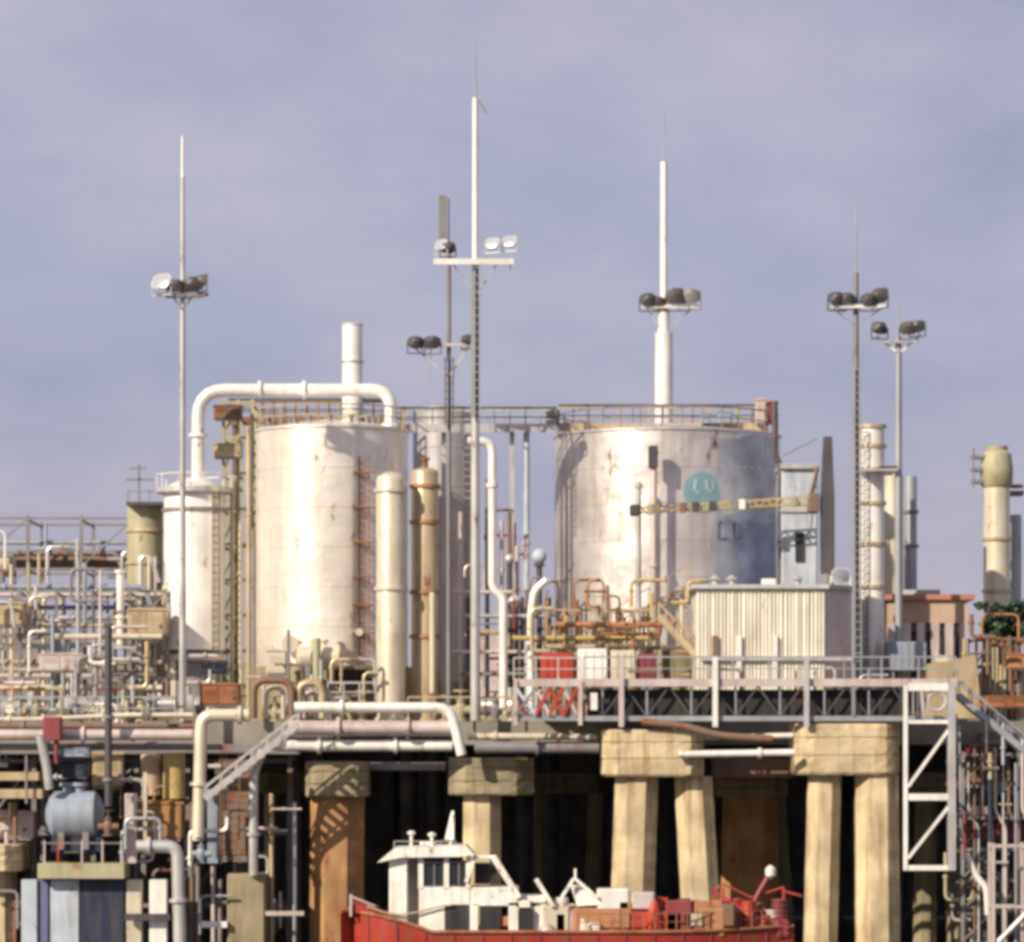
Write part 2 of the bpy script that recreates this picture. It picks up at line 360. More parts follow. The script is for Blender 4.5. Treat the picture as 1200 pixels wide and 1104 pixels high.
# deeper rows of slender piles holding up the deck, all in the dark
for Yr in (24, 34):
    prow = []
    for i, px in enumerate(range(-60, 1290, 135)):
        p = W(px+(30 if Yr == 34 else 0), 900, Yr)
        o = MB().lathe(p.x, Yr, [(.42,-2),(.42,8.74)], 10).build('support_pile', X['shade_conc'])
        o['px'] = px; o['category'] = 'pile'; prow.append(o)

    number(prow, 'slender dark pile, %s row under the deck' % ('front' if Yr == 24 else 'rear'), 'slender dark piles under the deck, %s row' % ('front' if Yr == 24 else 'rear'))
# ------------------------------------------------------------------ generic plant parts
def pipe(label, pts, rpx, mt='lgrey', bend=.7, fl=(), group=None, name='pipe', cat='pipe', n=12):
    q = [W(*p) for p in pts]
    t = T(name, label, cat, (q[0].x, q[0].y, min(v.z for v in q)), group)
    r = m(rpx, pts[0][2])
    MB().tube(fillet(q, bend), r, n).build('pipe_run', X[mt], t)
    for f in fl:                                             # flange at fraction of the first/last segments
        i, s_ = f; a, b = q[i], q[i+1]; d = (b-a).normalized(); c = a.lerp(b, s_)
        MB().tube([c-d*.07, c+d*.07], r*1.5, n).build('flange', X['mgrey'] if mt in ('dgrey','mgrey','brown') else X[mt], t)
    return t
def rail_run(label, pts, hpx, Y=None, mt='galv', step=1.4, mid=True, thick=.045, name='railing', group=None):
    q = [W(*p) for p in pts]
    t = T(name, label, 'railing', tuple(q[0]), group)
    h = m(hpx, pts[0][2]); a = MB()
    for i in range(len(q)-1):
        up = Vector((0,0,h)); a.bar(q[i]+up, q[i+1]+up, thick*1.5)
        if mid: a.bar(q[i]+up*.5, q[i+1]+up*.5, thick)
    a.build('rail', X[mt], t)
    for i in range(len(q)-1):
        L_ = (q[i+1]-q[i]).length; n = max(1, round(L_/step))
        for j in range(n+1):
            if j == 0 and i > 0: continue
            c = q[i].lerp(q[i+1], j/n); MB().bar(c, c+Vector((0,0,h)), thick*1.3).build('post', X[mt], t)
    return t
def ladder(parent, x, Y, z0, z1, mt='galv', wd=.45, name='ladder', cage=False):
    a = MB(); a.bar((x-wd/2,Y,z0),(x-wd/2,Y,z1),.05); a.bar((x+wd/2,Y,z0),(x+wd/2,Y,z1),.05)
    z = z0+.2
    while z < z1: a.bar((x-wd/2,Y,z),(x+wd/2,Y,z),.035); z += .32
    if cage:
        z = z0+2
        while z < z1:
            a.ring((x,Y-.3,z), .38, .02, 10, 'Z'); z += .8
        for dx in (-.3,0,.3): a.bar((x+dx,Y-.62,z0+2),(x+dx,Y-.62,z1),.03)
    return a.build(name, X[mt], parent)
def floodlight(parent, x, Y, z, face=(0,-1,-.5), s=.45, mt='dgrey'):
    d = Vector(face).normalized(); up = Vector((0,0,1)); u = d.cross(up).normalized(); v = u.cross(d)
    c = Vector((x,Y,z))
    def rg(f, wd, h): return [c+d*f+u*wd*a+v*h*b for a, b in ((1,.6),(.6,1),(-.6,1),(-1,.6),(-1,-.6),(-.6,-1),(.6,-1),(1,-.6))]
    h = MB().loft([rg(-.8*s,.3*s,.25*s), rg(-.6*s,.55*s,.45*s), rg(0,.95*s,.75*s), rg(.08*s,1.0*s,.8*s)])
    h.bar(c+u*1.05*s, c+u*1.05*s-up*s*1.3, .05); h.bar(c-u*1.05*s, c-u*1.05*s-up*s*1.3, .05); h.bar(c+u*1.05*s-up*s*1.3, c-u*1.05*s-up*s*1.3, .05)
    o = h.build('floodlight', X[mt], parent)
    MB().loft([rg(.09*s,.9*s,.7*s), rg(.1*s,.88*s,.68*s)]).build('lens', X['lamp'], o)

# ------------------------------------------------------------------ storage tanks
def tank(name, label, x0, x1, ytop, ybot, Yc, mt, rings=6, roof=.5, extras=None):
    a = W((x0+x1)/2, ybot, Yc); r = m((x1-x0)/2, Yc); zt = W(0, ytop, Yc-r).z
    t = T(name, label, 'storage tank', (a.x, Yc, a.z))
    s_ = MB(); pr = []
    for i in range(rings):
        z0 = a.z+(zt-a.z)*i/rings; z1 = a.z+(zt-a.z)*(i+1)/rings
        pr += [(r+.018, z0+.001), (r+.018, z0+.05), (r, z0+.06), (r, z1-.005)]
    s_.lathe(a.x, Yc, pr, 72); s_.build('shell', X[mt], t)
    MB().lathe(a.x, Yc, [(r+.07,zt),(r+.07,zt+.09),(r+.02,zt+.1)], 72).build('top_rim', X[mt], t)
    MB().lathe(a.x, Yc, [(r*.99,zt+.1),(r*.5,zt+.1+roof*.6),(.05,zt+.1+roof)], 48).build('roof', X[mt], t)
    MB().lathe(a.x, Yc, [(r+.25,DECK+.002),(r+.25,a.z-.003)], 48).build('plinth', X['concd'], t)
    return t, a, zt, r
def rim_rail(t, cx, cy, z, r, h=1.0, mt='mgrey', n=26):
    p = MB(); p.ring((cx,cy,z+h), r, .035, 48, 'Z'); p.ring((cx,cy,z+h*.5), r, .025, 48, 'Z')
    for i in range(n):
        a_ = 2*math.pi*i/n; x, y = cx+r*math.cos(a_), cy+r*math.sin(a_); p.bar((x,y,z),(x,y,z+h),.045)
    p.build('roof_railing', X[mt], t)

lt, la, lz, lr = tank('storage_tank', 'tall gleaming white storage tank with a stack behind its roof, left of centre', 300, 478, 500, 782, 14, 'tank')
rim_rail(lt, la.x, 14, lz+.1, lr-.1, m(24,14), 'tan', 22)
ladder(lt, W(430,0,14).x, 14-lr*.93, la.z, lz-1.2, 'rustm', .4, cage=False)
s_ = MB(); zz = la.z
for i, (yy) in enumerate((560,600,640,680,712,745)):
    p = W(430,yy,14); s_.box(p.x-.45,p.x+.5,14-lr*.93-.35,14-lr*.93-.05,p.z-.03,p.z+.03)
s_.build('ladder_bracket', X['rustm'], lt)
for ang in range(0,12): 
    aa = R(ang*30); s_ = MB().lathe(la.x+lr*.55*math.cos(aa), 14+lr*.55*math.sin(aa), [(.09,lz+.2),(.09,lz+.55),(.13,lz+.56),(.13,lz+.62)], 8); s_.build('roof_vent', X['mgrey'], lt)
for dx, zz, rr in ((-1.6,.9,.28),(0.5,.7,.22),(1.3,1.4,.12)):
    n_ = MB(); yy = 14-math.sqrt(lr*lr-dx*dx); n_.tube([(la.x+dx,yy+.2,la.z+zz),(la.x+dx,yy-.45,la.z+zz)], rr, 14); n_.tube([(la.x+dx,yy-.38,la.z+zz),(la.x+dx,yy-.46,la.z+zz)], rr*1.35, 14); n_.build('nozzle', X['cream'], lt)

rt, ra_, rz_, rr_ = tank('storage_tank', 'wide pinkish storage tank carrying a round teal emblem', 650, 914, 503, 765, 20, 'tank2', 6, .5)
rim_rail(rt, ra_.x, 20, rz_+.1, rr_-.1, m(24,20), 'mgrey', 34)
# emblem and letters follow the curved shell
def on_shell(px, py, off=.03):
    # intersect the sight direction roughly: x and z measured at the shell's own depth
    Y = 20-rr_
    for _ in range(5):
        x = (px-600)/S*k(Y); dx = max(-rr_*.999, min(rr_*.999, x-ra_.x)); Y = 20-math.sqrt(rr_*rr_-dx*dx)
    z = CZ+(HOR-py)/S*k(Y); n = Vector((dx/rr_, (Y-20)/rr_, 0))
    return Vector((x, Y, z))+n*off
def shell_patch(outline_fn, nx, ny, off, name, mt, parent, thick=.02):
    b = MB(); g = []
    for i in range(nx+1):
        for j in range(ny+1):
            px, py = outline_fn(i/nx, j/ny); g.append(on_shell(px, py, off))
    fs = [(i*(ny+1)+j, i*(ny+1)+j+1, (i+1)*(ny+1)+j+1, (i+1)*(ny+1)+j) for i in range(nx) for j in range(ny)]
    b.add(g, fs); o = b.build(name, X[mt], parent)
    return o
def disk_fn(cx, cy, rx, ry, r0=0., a0=0, a1=360):
    return lambda u, v: (cx+rx*(r0+(1-r0)*v)*math.cos(R(a0+(a1-a0)*u)), cy+ry*(r0+(1-r0)*v)*math.sin(R(a0+(a1-a0)*u)))
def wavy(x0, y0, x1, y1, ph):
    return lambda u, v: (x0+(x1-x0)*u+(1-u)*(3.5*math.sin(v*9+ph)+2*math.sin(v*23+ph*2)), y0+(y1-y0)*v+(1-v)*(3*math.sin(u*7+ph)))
shell_patch(wavy(838,512,909,764,0), 16, 24, .016, 'paint_shade_patch', 'greyp', rt)  # layered patches: blue paint plus the tank side's shade, both as colour
shell_patch(wavy(847,600,908,763,1.5), 16, 20, .022, 'paint_shade_patch', 'bluel', rt)
shell_patch(wavy(864,612,907,762,3), 12, 20, .028, 'paint_shade_patch', 'bluep', rt)
em = shell_patch(disk_fn(822,577,21,24), 36, 6, .03, 'emblem', 'teal', rt)
def stroke(x0,y0,x1,y1,wd,off,nm,mt,par):
    dx,dy=x1-x0,y1-y0; L_=math.hypot(dx,dy); nx,ny=-dy/L_*wd/2,dx/L_*wd/2
    shell_patch(lambda u,v:(x0+dx*u+nx*(2*v-1), y0+dy*u+ny*(2*v-1)), 4, 2, off, nm, mt, par)
def bstroke(x0,y0,x1,y1,wd):
    dx,dy=x1-x0,y1-y0; L_=math.hypot(dx,dy); nx,ny=-dy/L_*wd/2,dx/L_*wd/2
    shell_patch(lambda u,v:(x0+dx*u+nx*(2*v-1), y0+dy*u+ny*(2*v-1)), 4, 2, .05, 'emblem_mark', 'bluet', em)
for q in ((815,561,813,574,3.5),(813,574,819,578,3),(827,562,828,573,3.5),(828,574,834,577,3),(835,564,835,574,3)): bstroke(*q)
for (x0,y0,x1,y1) in ((842,612,842,632),(842,632,852,632),(842,612,846,612),(860,612,860,632),(860,632,868,630)):
    stroke(x0,y0,x1,y1,3,.045,'letter_stroke','purple',rt)
# vertical pipes and level gauge on the tank face
for (px_, y0, lab, mt_, rw) in ((748,565,'left of the paired riser pipes on the emblem tank face','lgrey',3.5),(766,525,'right of the paired riser pipes on the emblem tank face, dark topped','pinkg',4)):
    t = pipe(lab, [(px_,y0,14.2),(px_,800,14.2)], rw, mt_, fl=((0,.02),(0,.5)), name='riser_pipe')
    if px_ == 766: MB().pb(760,522,771,548,13.9,.5,.05).build('valve_head', X['dgrey'], t)
# stairway winding along the right tank's left side
st = MB(); p0 = None
for i in range(26):
    aa = R(205+i*3.0); x = ra_.x+(rr_+.35)*math.cos(aa); y = 20+(rr_+.35)*math.sin(aa); z = DECK+2+i*.16
    st.box(x-.32,x+.32,y-.14,y+.14,z,z+.04)
    if i % 3 == 0: st.bar((x,y-.3,z),(x,y-.3,z+.9),.04)
    if p0: st.bar(p0,(x,y-.3,z+.9),.04)
    p0 = (x,y-.3,z+.9)
st.build('stair', X['tan'], rt)

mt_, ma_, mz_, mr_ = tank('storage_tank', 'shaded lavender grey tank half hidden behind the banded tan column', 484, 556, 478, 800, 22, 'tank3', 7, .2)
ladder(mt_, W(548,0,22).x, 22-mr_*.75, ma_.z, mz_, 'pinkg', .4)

# ------------------------------------------------------------------ vessels and columns
def vessel(name, label, cat, px, wpx, ytop, ybot, Y, mt, dome=.5, bands=(), bandm='tan', base=None, ladderx=None, n=32, cap=True):
    a = W(px, ybot, Y); zt = W(0, ytop, Y).z; r = m(wpx, Y)/2
    t = T(name, label, cat, (a.x, Y, DECK))
    pr = [(r, a.z), (r, zt-r*dome)]
    if dome > 0: pr += [(r*math.cos(R(q)), zt-r*dome+r*dome*math.sin(R(q))) for q in (20,40,60,78,88)]
    MB().lathe(a.x, Y, pr, n).build('shell', X[mt], t)
    if base: MB().lathe(a.x, Y, [(r*.86,DECK),(r*.86,a.z-.002)], n).build('skirt', X[base], t)
    else: MB().lathe(a.x, Y, [(r*1.12,DECK),(r*1.12,DECK+.15),(r*.98,DECK+.16),(r*.98,a.z-.002)], n).build('skirt', X[mt], t)
    for by in bands:
        z = W(0,by,Y).z; MB().lathe(a.x, Y, [(r+.01,z-.08),(r+.09,z-.07),(r+.09,z+.07),(r+.01,z+.08)], n).build('band', X[bandm], t)
    if ladderx is not None: ladder(t, W(ladderx,0,Y).x, Y-r*.9-.15, a.z, zt-.2, 'mgrey', .35)
    return t, a, zt, r
v, a, zt, r = vessel('pressure_vessel', 'white domed upright vessel behind the leftmost floodlight mast', 'vessel', 228, 72, 560, 762, 15, 'white', .55, (598,), 'mgrey', 'mgrey')
MB().lathe(a.x, 15, [(r+.02,W(0,580,15).z),(r+.35,W(0,578,15).z),(r+.35,W(0,572,15).z),(r*.7,W(0,571,15).z)], 24).build('platform', X['lgrey'], v)
rr2 = MB(); zp = W(0,572,15).z
rr2.ring((a.x,15,zp+.55), r+.3, .03, 24, 'Z')
for i in range(10): q = R(i*36); rr2.bar((a.x+(r+.3)*math.cos(q),15+(r+.3)*math.sin(q),zp),(a.x+(r+.3)*math.cos(q),15+(r+.3)*math.sin(q),zp+.55),.04)
rr2.build('platform_railing', X['white'], v)
ladder(v, a.x+r*.75, 15-r*.75, W(0,765,15).z, zp, 'dgrey', .3)
MB().lathe(a.x, 15, [(r*.98,W(0,775,15).z),(r*1.1,W(0,774,15).z),(r*1.1,W(0,768,15).z),(r*.98,W(0,767,15).z)], 24).build('base_ring', X['pinkg'], v)
for i in range(4):
    q = R(45+i*90); MB().bar((a.x+r*.9*math.cos(q),15+r*.9*math.sin(q),DECK),(a.x+r*.9*math.cos(q),15+r*.9*math.sin(q),W(0,768,15).z),.22).build('leg', X['cream'], v)

v, a, zt, r = vessel('process_column', 'slim bright cream column standing in front of the tall white tank', 'column', 458, 34, 553, 822, 7, 'cream', .6, (575,690), 'cream')
v, a, zt, r = vessel('process_column', 'banded tan column with rusty lower half, right of the slim cream column', 'column', 498, 32, 548, 812, 8, 'tan', .4, (570,612,694,746), 'orange')
MB().lathe(W(507,0,7.6).x, 7.2, [(.13,W(0,812,7).z),(.13,W(0,694,7).z)], 10).build('side_pipe', X['cream'], v)
MB().lathe(a.x, 8, [(.12,zt-.1),(.12,zt+.3),(.2,zt+.31),(.2,zt+.4)], 10).build('nozzle', X['brown'], v)
v, a, zt, r = vessel('process_column', 'banded tan column with a caged ladder, behind the right floodlight masts', 'column', 1022, 29, 500, 800, 11, 'white', .15, (500,523,550,590,638,688), 'tan', ladderx=1010)
MB().pb(1008,549,1052,552,9.6,2.6).build('platform', X['lgrey'], v)
MB().pb(1030,546,1052,549,9.6,.1).build('platform_edge', X['dgrey'], v)
v, a, zt, r = vessel('process_column', 'plain pale column joined beside the banded column with the caged ladder', 'column', 1046, 25, 554, 812, 24, 'cream', .2, (), 'lgrey')
v, a, zt, r = vessel('process_column', 'narrow shaded grey column just right of the pale one', 'column', 1067, 15, 558, 812, 26, 'galv', .1, (600,640), 'mgrey')
v, a, zt, r = vessel('process_column', 'isolated tan column with a bulging head near the right edge', 'column', 1168, 31, 548, 712, 30, 'cream', .1, (632,693), 'tan')
q = W(1168,0,30); zb = W(0,572,30).z
MB().lathe(q.x, 30, [(r*1.0,zb),(r*1.2,zb+.15),(r*1.25,zb+.9),(r*1.1,zb+1.6),(r*.8,zb+1.75),(r*.85,zb+1.95)], 24).build('head', X['olive'], v)
for yy in (533,548,562): MB().pb(1140,yy,1155,yy+4,29.6,.8).build('side_platform', X['mgrey'], v)
MB().bar(W(1141,525,29.6),W(1141,572,29.6),.08).build('platform_post', X['mgrey'], v)
v2, a2, z2, r2 = vessel('process_column', 'thin dark grey column at the right edge beside the bulging headed column', 'column', 1190, 14, 603, 730, 32, 'galv', .1, (570,), 'mgrey')
MB().pb(1178,575,1200,580,31.3,1.2).build('platform', X['mgrey'], v2)

# stack behind the left tank
def stack(label, px, wpx, y0, y1, Y, mt, name='exhaust_stack'):
    a = W(px, y1, Y); z = W(0,y0,Y).z; r = m(wpx,Y)/2
    t = T(name, label, 'stack', (a.x, Y, a.z))
    MB().lathe(a.x, Y, [(r,a.z),(r,z-.05),(r*1.1,z-.04),(r*1.1,z),(r*.8,z),(r*.8,z-.4)], 20).build('flue', X[mt], t)
    for f in (.25,.55,.8): zz = a.z+(z-a.z)*f; MB().lathe(a.x, Y, [(r+.002,zz-.05),(r+.06,zz-.04),(r+.06,zz+.04),(r+.002,zz+.05)], 20).build('band', X['lgrey'], t)
    return t
stack('short light grey stack rising behind the white tank roof', 413, 24, 380, 500+100, 19, 'white')

# inverted U overhead pipe
pipe('fat white overhead pipe bent down at both ends above the white tank', [(232,575,15),(232,457,15),(458,457,15),(458,503,15)], 7.5, 'white', 1.2, ((0,.55),(1,.32),(1,.55),(2,.9)), name='overhead_pipe')
pipe('white swan neck pipe beside the tallest mast', [(548,517,5),(577,517,5),(577,690,5),(590,700,5),(590,830,5)], 5, 'white', .5, ((1,.3),), name='vent_pipe')
pipe('thin pale blue standpipe between the two big tanks', [(617,505,16),(617,835,16)], 3.6, 'pblue', fl=((0,.4),), name='standpipe')

# ------------------------------------------------------------------ masts
def mast(label, px, Y, segs, base=842, bars=(), floods=(), braces=(), mt='lgrey', lad=None):
    b = W(px, base, Y); t = T('floodlight_mast', label, 'mast', (b.x, Y, DECK))
    for (y0, y1, w0, w1, mm) in segs:
        z0, z1 = W(0,y1,Y).z, W(0,y0,Y).z
        if y1 >= base: z0 = DECK
        MB().lathe(b.x, Y, [(m(w1,Y)/2,z0),(m(w0,Y)/2,z1)], 12).build('pole', X[mm], t)
    for (x0,x1,yy,h,mm) in bars: MB().pb(x0,yy,x1,yy+h,Y-.35,.16).build('crossbar', X[mm], t)
    for (x,y,fc,s,mm) in floods:
        p = W(x,y,Y); floodlight(t, p.x, Y-.3, p.z, fc, s, mm)
    for (xa,ya,xb,yb,wd,mm) in braces: MB().bar(W(xa,ya,Y-.12),W(xb,yb,Y-.12),wd).build('brace', X[mm], t)
    if lad: ladder(t, b.x+.02, Y-m(segs[-1][3],Y)/2-.15, W(0,lad[1],Y).z, W(0,lad[0],Y).z, lad[2], .34)
    return t
mast('leftmost floodlight mast, passing in front of the domed white vessel', 214, 4,
     [(160,208,3,4,'white'),(208,350,4.5,6,'lgrey'),(350,842,6,8.5,'lgrey')],
     bars=((183,244,343,4,'mgrey'),), floods=((190,331,(-.5,-1,.55),.42,'lgrey'),(207,336,(.1,1,-.6),.36,'dgrey'),(227,334,(.5,1,-.3),.42,'dgrey'),(238,330,(.9,.6,-.3),.34,'dgrey')),
     braces=((200,344,213,362,.06,'mgrey'),(228,344,215,362,.06,'mgrey')))
mast('tallest floodlight mast with a long white crossbar near the centre', 557, 3,
     [(40,115,1.4,2.2,'galv'),(115,305,6.5,7.5,'white'),(305,490,8,9,'mgrey'),(490,842,10,12,'lgrey')],
     bars=((508,602,303,7,'white'),), floods=((517,288,(-.8,-1,.55),.3,'lgrey'),(525,291,(0,1,-.2),.3,'dgrey'),(577,286,(-.4,-1,.6),.3,'lgrey'),(597,284,(-.4,-1,.6),.3,'lgrey')),
     braces=((530,308,556,345,.06,'lgrey'),(583,308,559,345,.06,'lgrey'),(598,308,598,345,.05,'galv'),(561,118,570,132,.08,'mgrey')), lad=(310,490,'galv'))
mast('slim dark mast topped by a thick dark antenna, left of the tallest mast', 526, 12,
     [(228,292,1.5,2,'lgrey'),(292,842,5,6,'mgrey')],
     bars=((482,550,402,4,'pinkg'),), floods=((488,402,(-.2,1,-.5),.36,'dgrey'),(506,402,(.2,1,-.5),.38,'dgrey'),(547,399,(.8,.8,-.2),.3,'dgrey')),
     braces=((485,407,524,440,.07,'lgrey'),(548,407,528,440,.07,'pinkg'),(505,407,505,480,.04,'galv'),(519,230,519,292,.34,'mgrey')), lad=(420,500,'dgrey'))
mast('thick white mast with pole top rising behind the emblem tank', 778, 27,
     [(118,190,1,1.6,'galv'),(190,360,8,9,'white'),(360,390,13,14,'white'),(390,842,21,22,'white')],
     bars=((752,818,357,4,'white'),), floods=((760,352,(-.2,1,-.6),.42,'dgrey'),(772,354,(0,1,-.6),.3,'dgrey'),(793,348,(.1,1,-.6),.52,'dgrey'),(808,348,(.3,1,-.6),.5,'mgrey')),
     braces=((758,361,774,385,.07,'lgrey'),(812,361,784,385,.07,'lgrey')))
mast('dark slender mast with two lamps to each side, left of the pair at the right', 1003, 6,
     [(240,320,1.6,2,'galv'),(320,842,6.5,8,'mgrey')],
     bars=((972,1038,357,4,'white'),), floods=((980,351,(-.3,1,-.7),.38,'dgrey'),(992,351,(0,1,-.7),.34,'dgrey'),(1018,352,(0,1,-.6),.36,'dgrey'),(1030,347,(.7,.8,-.2),.4,'dgrey')),
     braces=((976,361,1000,380,.05,'galv'),(1034,361,1006,380,.05,'galv')), lad=(430,790,'galv'))
mast('lower grey mast with a splayed lamp bracket, rightmost of all masts', 1053, 10,
     [(350,395,1.2,2,'galv'),(395,842,7.5,9,'galv')],
     bars=((1035,1070,399,3,'lgrey'),), floods=((1030,385,(-.4,1,-.5),.36,'dgrey'),(1064,385,(.2,1,-.5),.38,'dgrey'),(1074,383,(.5,1,-.4),.34,'dgrey')),
     braces=((1025,392,1050,412,.09,'white'),(1080,392,1056,412,.09,'white')))

# ------------------------------------------------------------------ high walkway between the tanks
def walkway(name, label, x0, x1, yf, Y, dep=1.1, hr=22, mt='mgrey', rm='tan', step=22, legs=()):
    a, b = W(x0,yf,Y), W(x1,yf,Y)
    t = T(name, label, 'walkway', ((a.x+b.x)/2, Y, a.z))
    MB().box(a.x,b.x,Y,Y+dep,a.z-.12,a.z).build('deck_plate', X[mt], t)
    e = MB(); e.box(a.x,b.x,Y-.04,Y-.004,a.z-.25,a.z+.12); e.build('toe_board', X[rm], t)
    for yy in (Y,Y+dep-.06):
        rl = MB(); h = m(hr,Y)
        rl.bar((a.x,yy,a.z+h),(b.x,yy,a.z+h),.09); rl.bar((a.x,yy,a.z+h*.5),(b.x,yy,a.z+h*.5),.05); rl.build('rail', X['dgrey' if yy == Y else rm], t)
        n = int((x1-x0)/step)
        for i in range(n+1):
            x = a.x+(b.x-a.x)*i/n; MB().bar((x,yy,a.z),(x,yy,a.z+h),.05).build('post', X[mt if i % 2 else rm], t)
    for (lx, ly) in legs:
        p = W(lx,0,Y+dep/2); MB().bar((p.x,Y+dep/2,DECK),(p.x,Y+dep/2,a.z-.12),.2).build('leg', X[rm], t)
    return t
walkway('high_walkway', 'high railed walkway linking the white tank to the emblem tank', 452, 652, 500, 15.5, 1.2, 22, 'mgrey', 'lgrey', 18, ((520,0),(600,0)))
walkway('high_walkway', 'high railed walkway crossing in front of the emblem tank roof', 655, 900, 499, 18.2, 1.0, 24, 'mgrey', 'tan', 17)
walkway('high_walkway', 'high brownish walkway behind the white tank roof under the bent overhead pipe', 268, 450, 492, 19, 1.2, 24, 'brown', 'brown', 13, ((275,0),(300,0)))
for (x0,y0,x1,y1,mm,lab) in ((640,480,655,500,'dgrey','small dark box on the walkway at the left end of the emblem tank roof'),
                             (822,484,832,497,'blueg','small blue grey box on the walkway above the emblem'),
                             (842,481,858,497,'blueg','larger blue grey box on the walkway above the emblem'),
                             (886,466,898,497,'pinkg','pink cabinet at the right end of the emblem tank walkway'),
                             (900,470,911,497,'maroon','maroon cabinet at the right end of the emblem tank walkway')):
    ebox(mm,x0,y0,x1,y1,17.6,.6,lab,'control_box')
pipe('dark drop pipe down the right flank of the emblem tank', [(908,470,13.3),(908,535,13.3),(915,545,13.3),(915,770,14)], 3.5, 'dgrey', .3, name='drop_pipe')

# scaffold left of the white tank
def frame(name, label, x0, x1, y0, y1, Y, dep, nx, nz, mt, wd=.14, diag=True, cat='frame', part='column'):
    a, b = W(x0,y1,Y), W(x1,y0,Y); t = T(name, label, cat, ((a.x+b.x)/2, Y, a.z))
    xs = [a.x+(b.x-a.x)*i/nx for i in range(nx+1)]; zs = [a.z+(b.z-a.z)*(i+1)/nz for i in range(nz)]
    for yy in (Y, Y+dep):
        for x in xs: MB().bar((x,yy,a.z),(x,yy,b.z),wd).build(part, X[mt], t)
    for z in zs:
        for yy in (Y, Y+dep): MB().bar((a.x,yy+.003,z-wd),(b.x,yy+.003,z-wd),wd*.8).build('beam', X[mt], t)
        q = MB()
        for x in xs: q.bar((x,Y,z-wd*1.6),(x,Y+dep,z-wd*1.6),wd*.7)
        q.build('cross_beam', X[mt], t)
    if diag:
        zz = [a.z]+zs
        for i in range(nx):
            if i % 2 == 0:
                for j in range(nz): MB().bar((xs[i],Y-.02,zz[j]),(xs[i+1],Y-.02,zz[j+1]-wd),wd*.5).build('brace', X[mt], t)
    return t
frame('steel_scaffold', 'tall brownish steel scaffold squeezed between the domed vessel and the white tank', 262, 296, 468, 842, 17, 2, 2, 9, 'olive', .13)
for (y0,y1,mm,lab) in ((515,545,'tan','tan box high in the scaffold left of the white tank'),(470,500,'brown','brown box at the top of the scaffold left of the white tank')):
    ebox(mm,250,y0+4,283,y1-8,16.2,.7,lab)
for i,(px_,y0,mm) in enumerate(((272,560,'olive'),(282,600,'cream'),(291,500,'tan'),(297,620,'mgrey'))):
    pipe(['olive','cream','tan, tallest','grey, shortest'][i]+' vertical pipe in the gap left of the white tank', [(px_,y0,15),(px_,842,15)], 2.6, mm, fl=((0,.3),), name='riser_pipe')

# ------------------------------------------------------------------ left pipe racks
frame('pipe_rack', 'open grey pipe rack with a long upper beam at the left edge', -30, 158, 604, 842, 22, 5, 3, 4, 'mgrey', .13)
frame('pipe_rack', 'lower grey pipe rack in front at the far left', -20, 195, 690, 842, 14, 3, 5, 3, 'mgrey', .11)
# big horizontal drum
def drum(label, x0, x1, yc, dpx, Y, mt, group=None, base=None):
    a, b = W(x0,yc,Y), W(x1,yc,Y); r = m(dpx,Y)/2; t = T('horizontal_drum', label, 'vessel', ((a.x+b.x)/2, Y, (base if base else a.z-r)), group)
    pts = [a-Vector((r*.35,0,0)), a-Vector((r*.2,0,0)), a, b, b+Vector((r*.2,0,0)), b+Vector((r*.35,0,0))]
    q = MB(); n = 18; rs = [r*.35, r*.75, r, r, r*.75, r*.35]
    q.loft([[(p.x, p.y+rr*math.cos(2*math.pi*j/n), p.z+rr*math.sin(2*math.pi*j/n)) for j in range(n)] for p, rr in zip(pts, rs)][::-1])
    q.build('shell', X[mt], t)
    for f in (.2,.8):
        x = a.x+(b.x-a.x)*f; zb = base if base else a.z-r-.4
        MB().box(x-.12,x+.12,Y-r*.7,Y+r*.7,zb,a.z-r*.6).build('saddle', X['mgrey'], t)
    for f in (.35,.6): x = a.x+(b.x-a.x)*f; MB().lathe(x,Y,[(r*.25,a.z+r*.8),(r*.25,a.z+r*1.2),(r*.4,a.z+r*1.21),(r*.4,a.z+r*1.35)],10).build('nozzle', X[mt], t)
    return t
drum('long brownish horizontal drum on top of the left pipe rack', 20, 186, 657, 24, 24, 'brown')
drum('short pale horizontal drum at the left edge beside the long brown drum', -40, 12, 662, 26, 20, 'tan')
v, a, zt, r = vessel('process_column', 'olive upright column with a top platform, left of the domed white vessel', 'column', 170, 42, 592, 700, 18, 'olive', .1, (622,660), 'tan')
MB().pb(148,588,200,592,16.6,2.6).build('platform', X['dgrey'], v)
q = MB(); q.bar(W(163,545,17),W(163,588,17),.09); q.bar(W(148,562,17),W(180,562,17),.09); q.bar(W(152,549,17),W(172,549,17),.07)
for x in (150,175,195): q.bar(W(x,575,17),W(x,588,17),.05)
q.bar(W(150,576,17),W(197,576,17),.05); q.build('platform_railing', X['mgrey'], v)
ebox('tan',150,712,194,746,12,1.6,'tan box beneath the olive column')
ebox('tan',-5,705,28,735,12,1.4,'tan box at the left edge of the pipe rack')
ebox('pinkg',46,765,96,788,11,1.4,'pinkish grey cabinet low in the left pipe rack')
pipe('bright white upright pipe in the middle of the left pipe rack', [(141,668,13),(141,760,13)], 4.5, 'white', fl=((0,.02),(0,.6)), name='riser_pipe')
pipe('long cream pipe low across the left pipe rack', [(60,746,12),(190,746,12)], 3.6, 'cream', name='rack_pipe')
rack = [(636,23,'galv',2.5),(648,23,'mgrey',3),(688,15,'blueg',3.2),(697,16,'pinkg',2.6),(712,16,'purple',2.8),(724,15,'lgrey',3),(733,14.6,'tan',2.4),(757,14.6,'lgrey',3),(776,14.4,'olive',3.4),(792,14.2,'pinkg',3),(806,14,'cream',3.6),(820,14,'mgrey',3)]
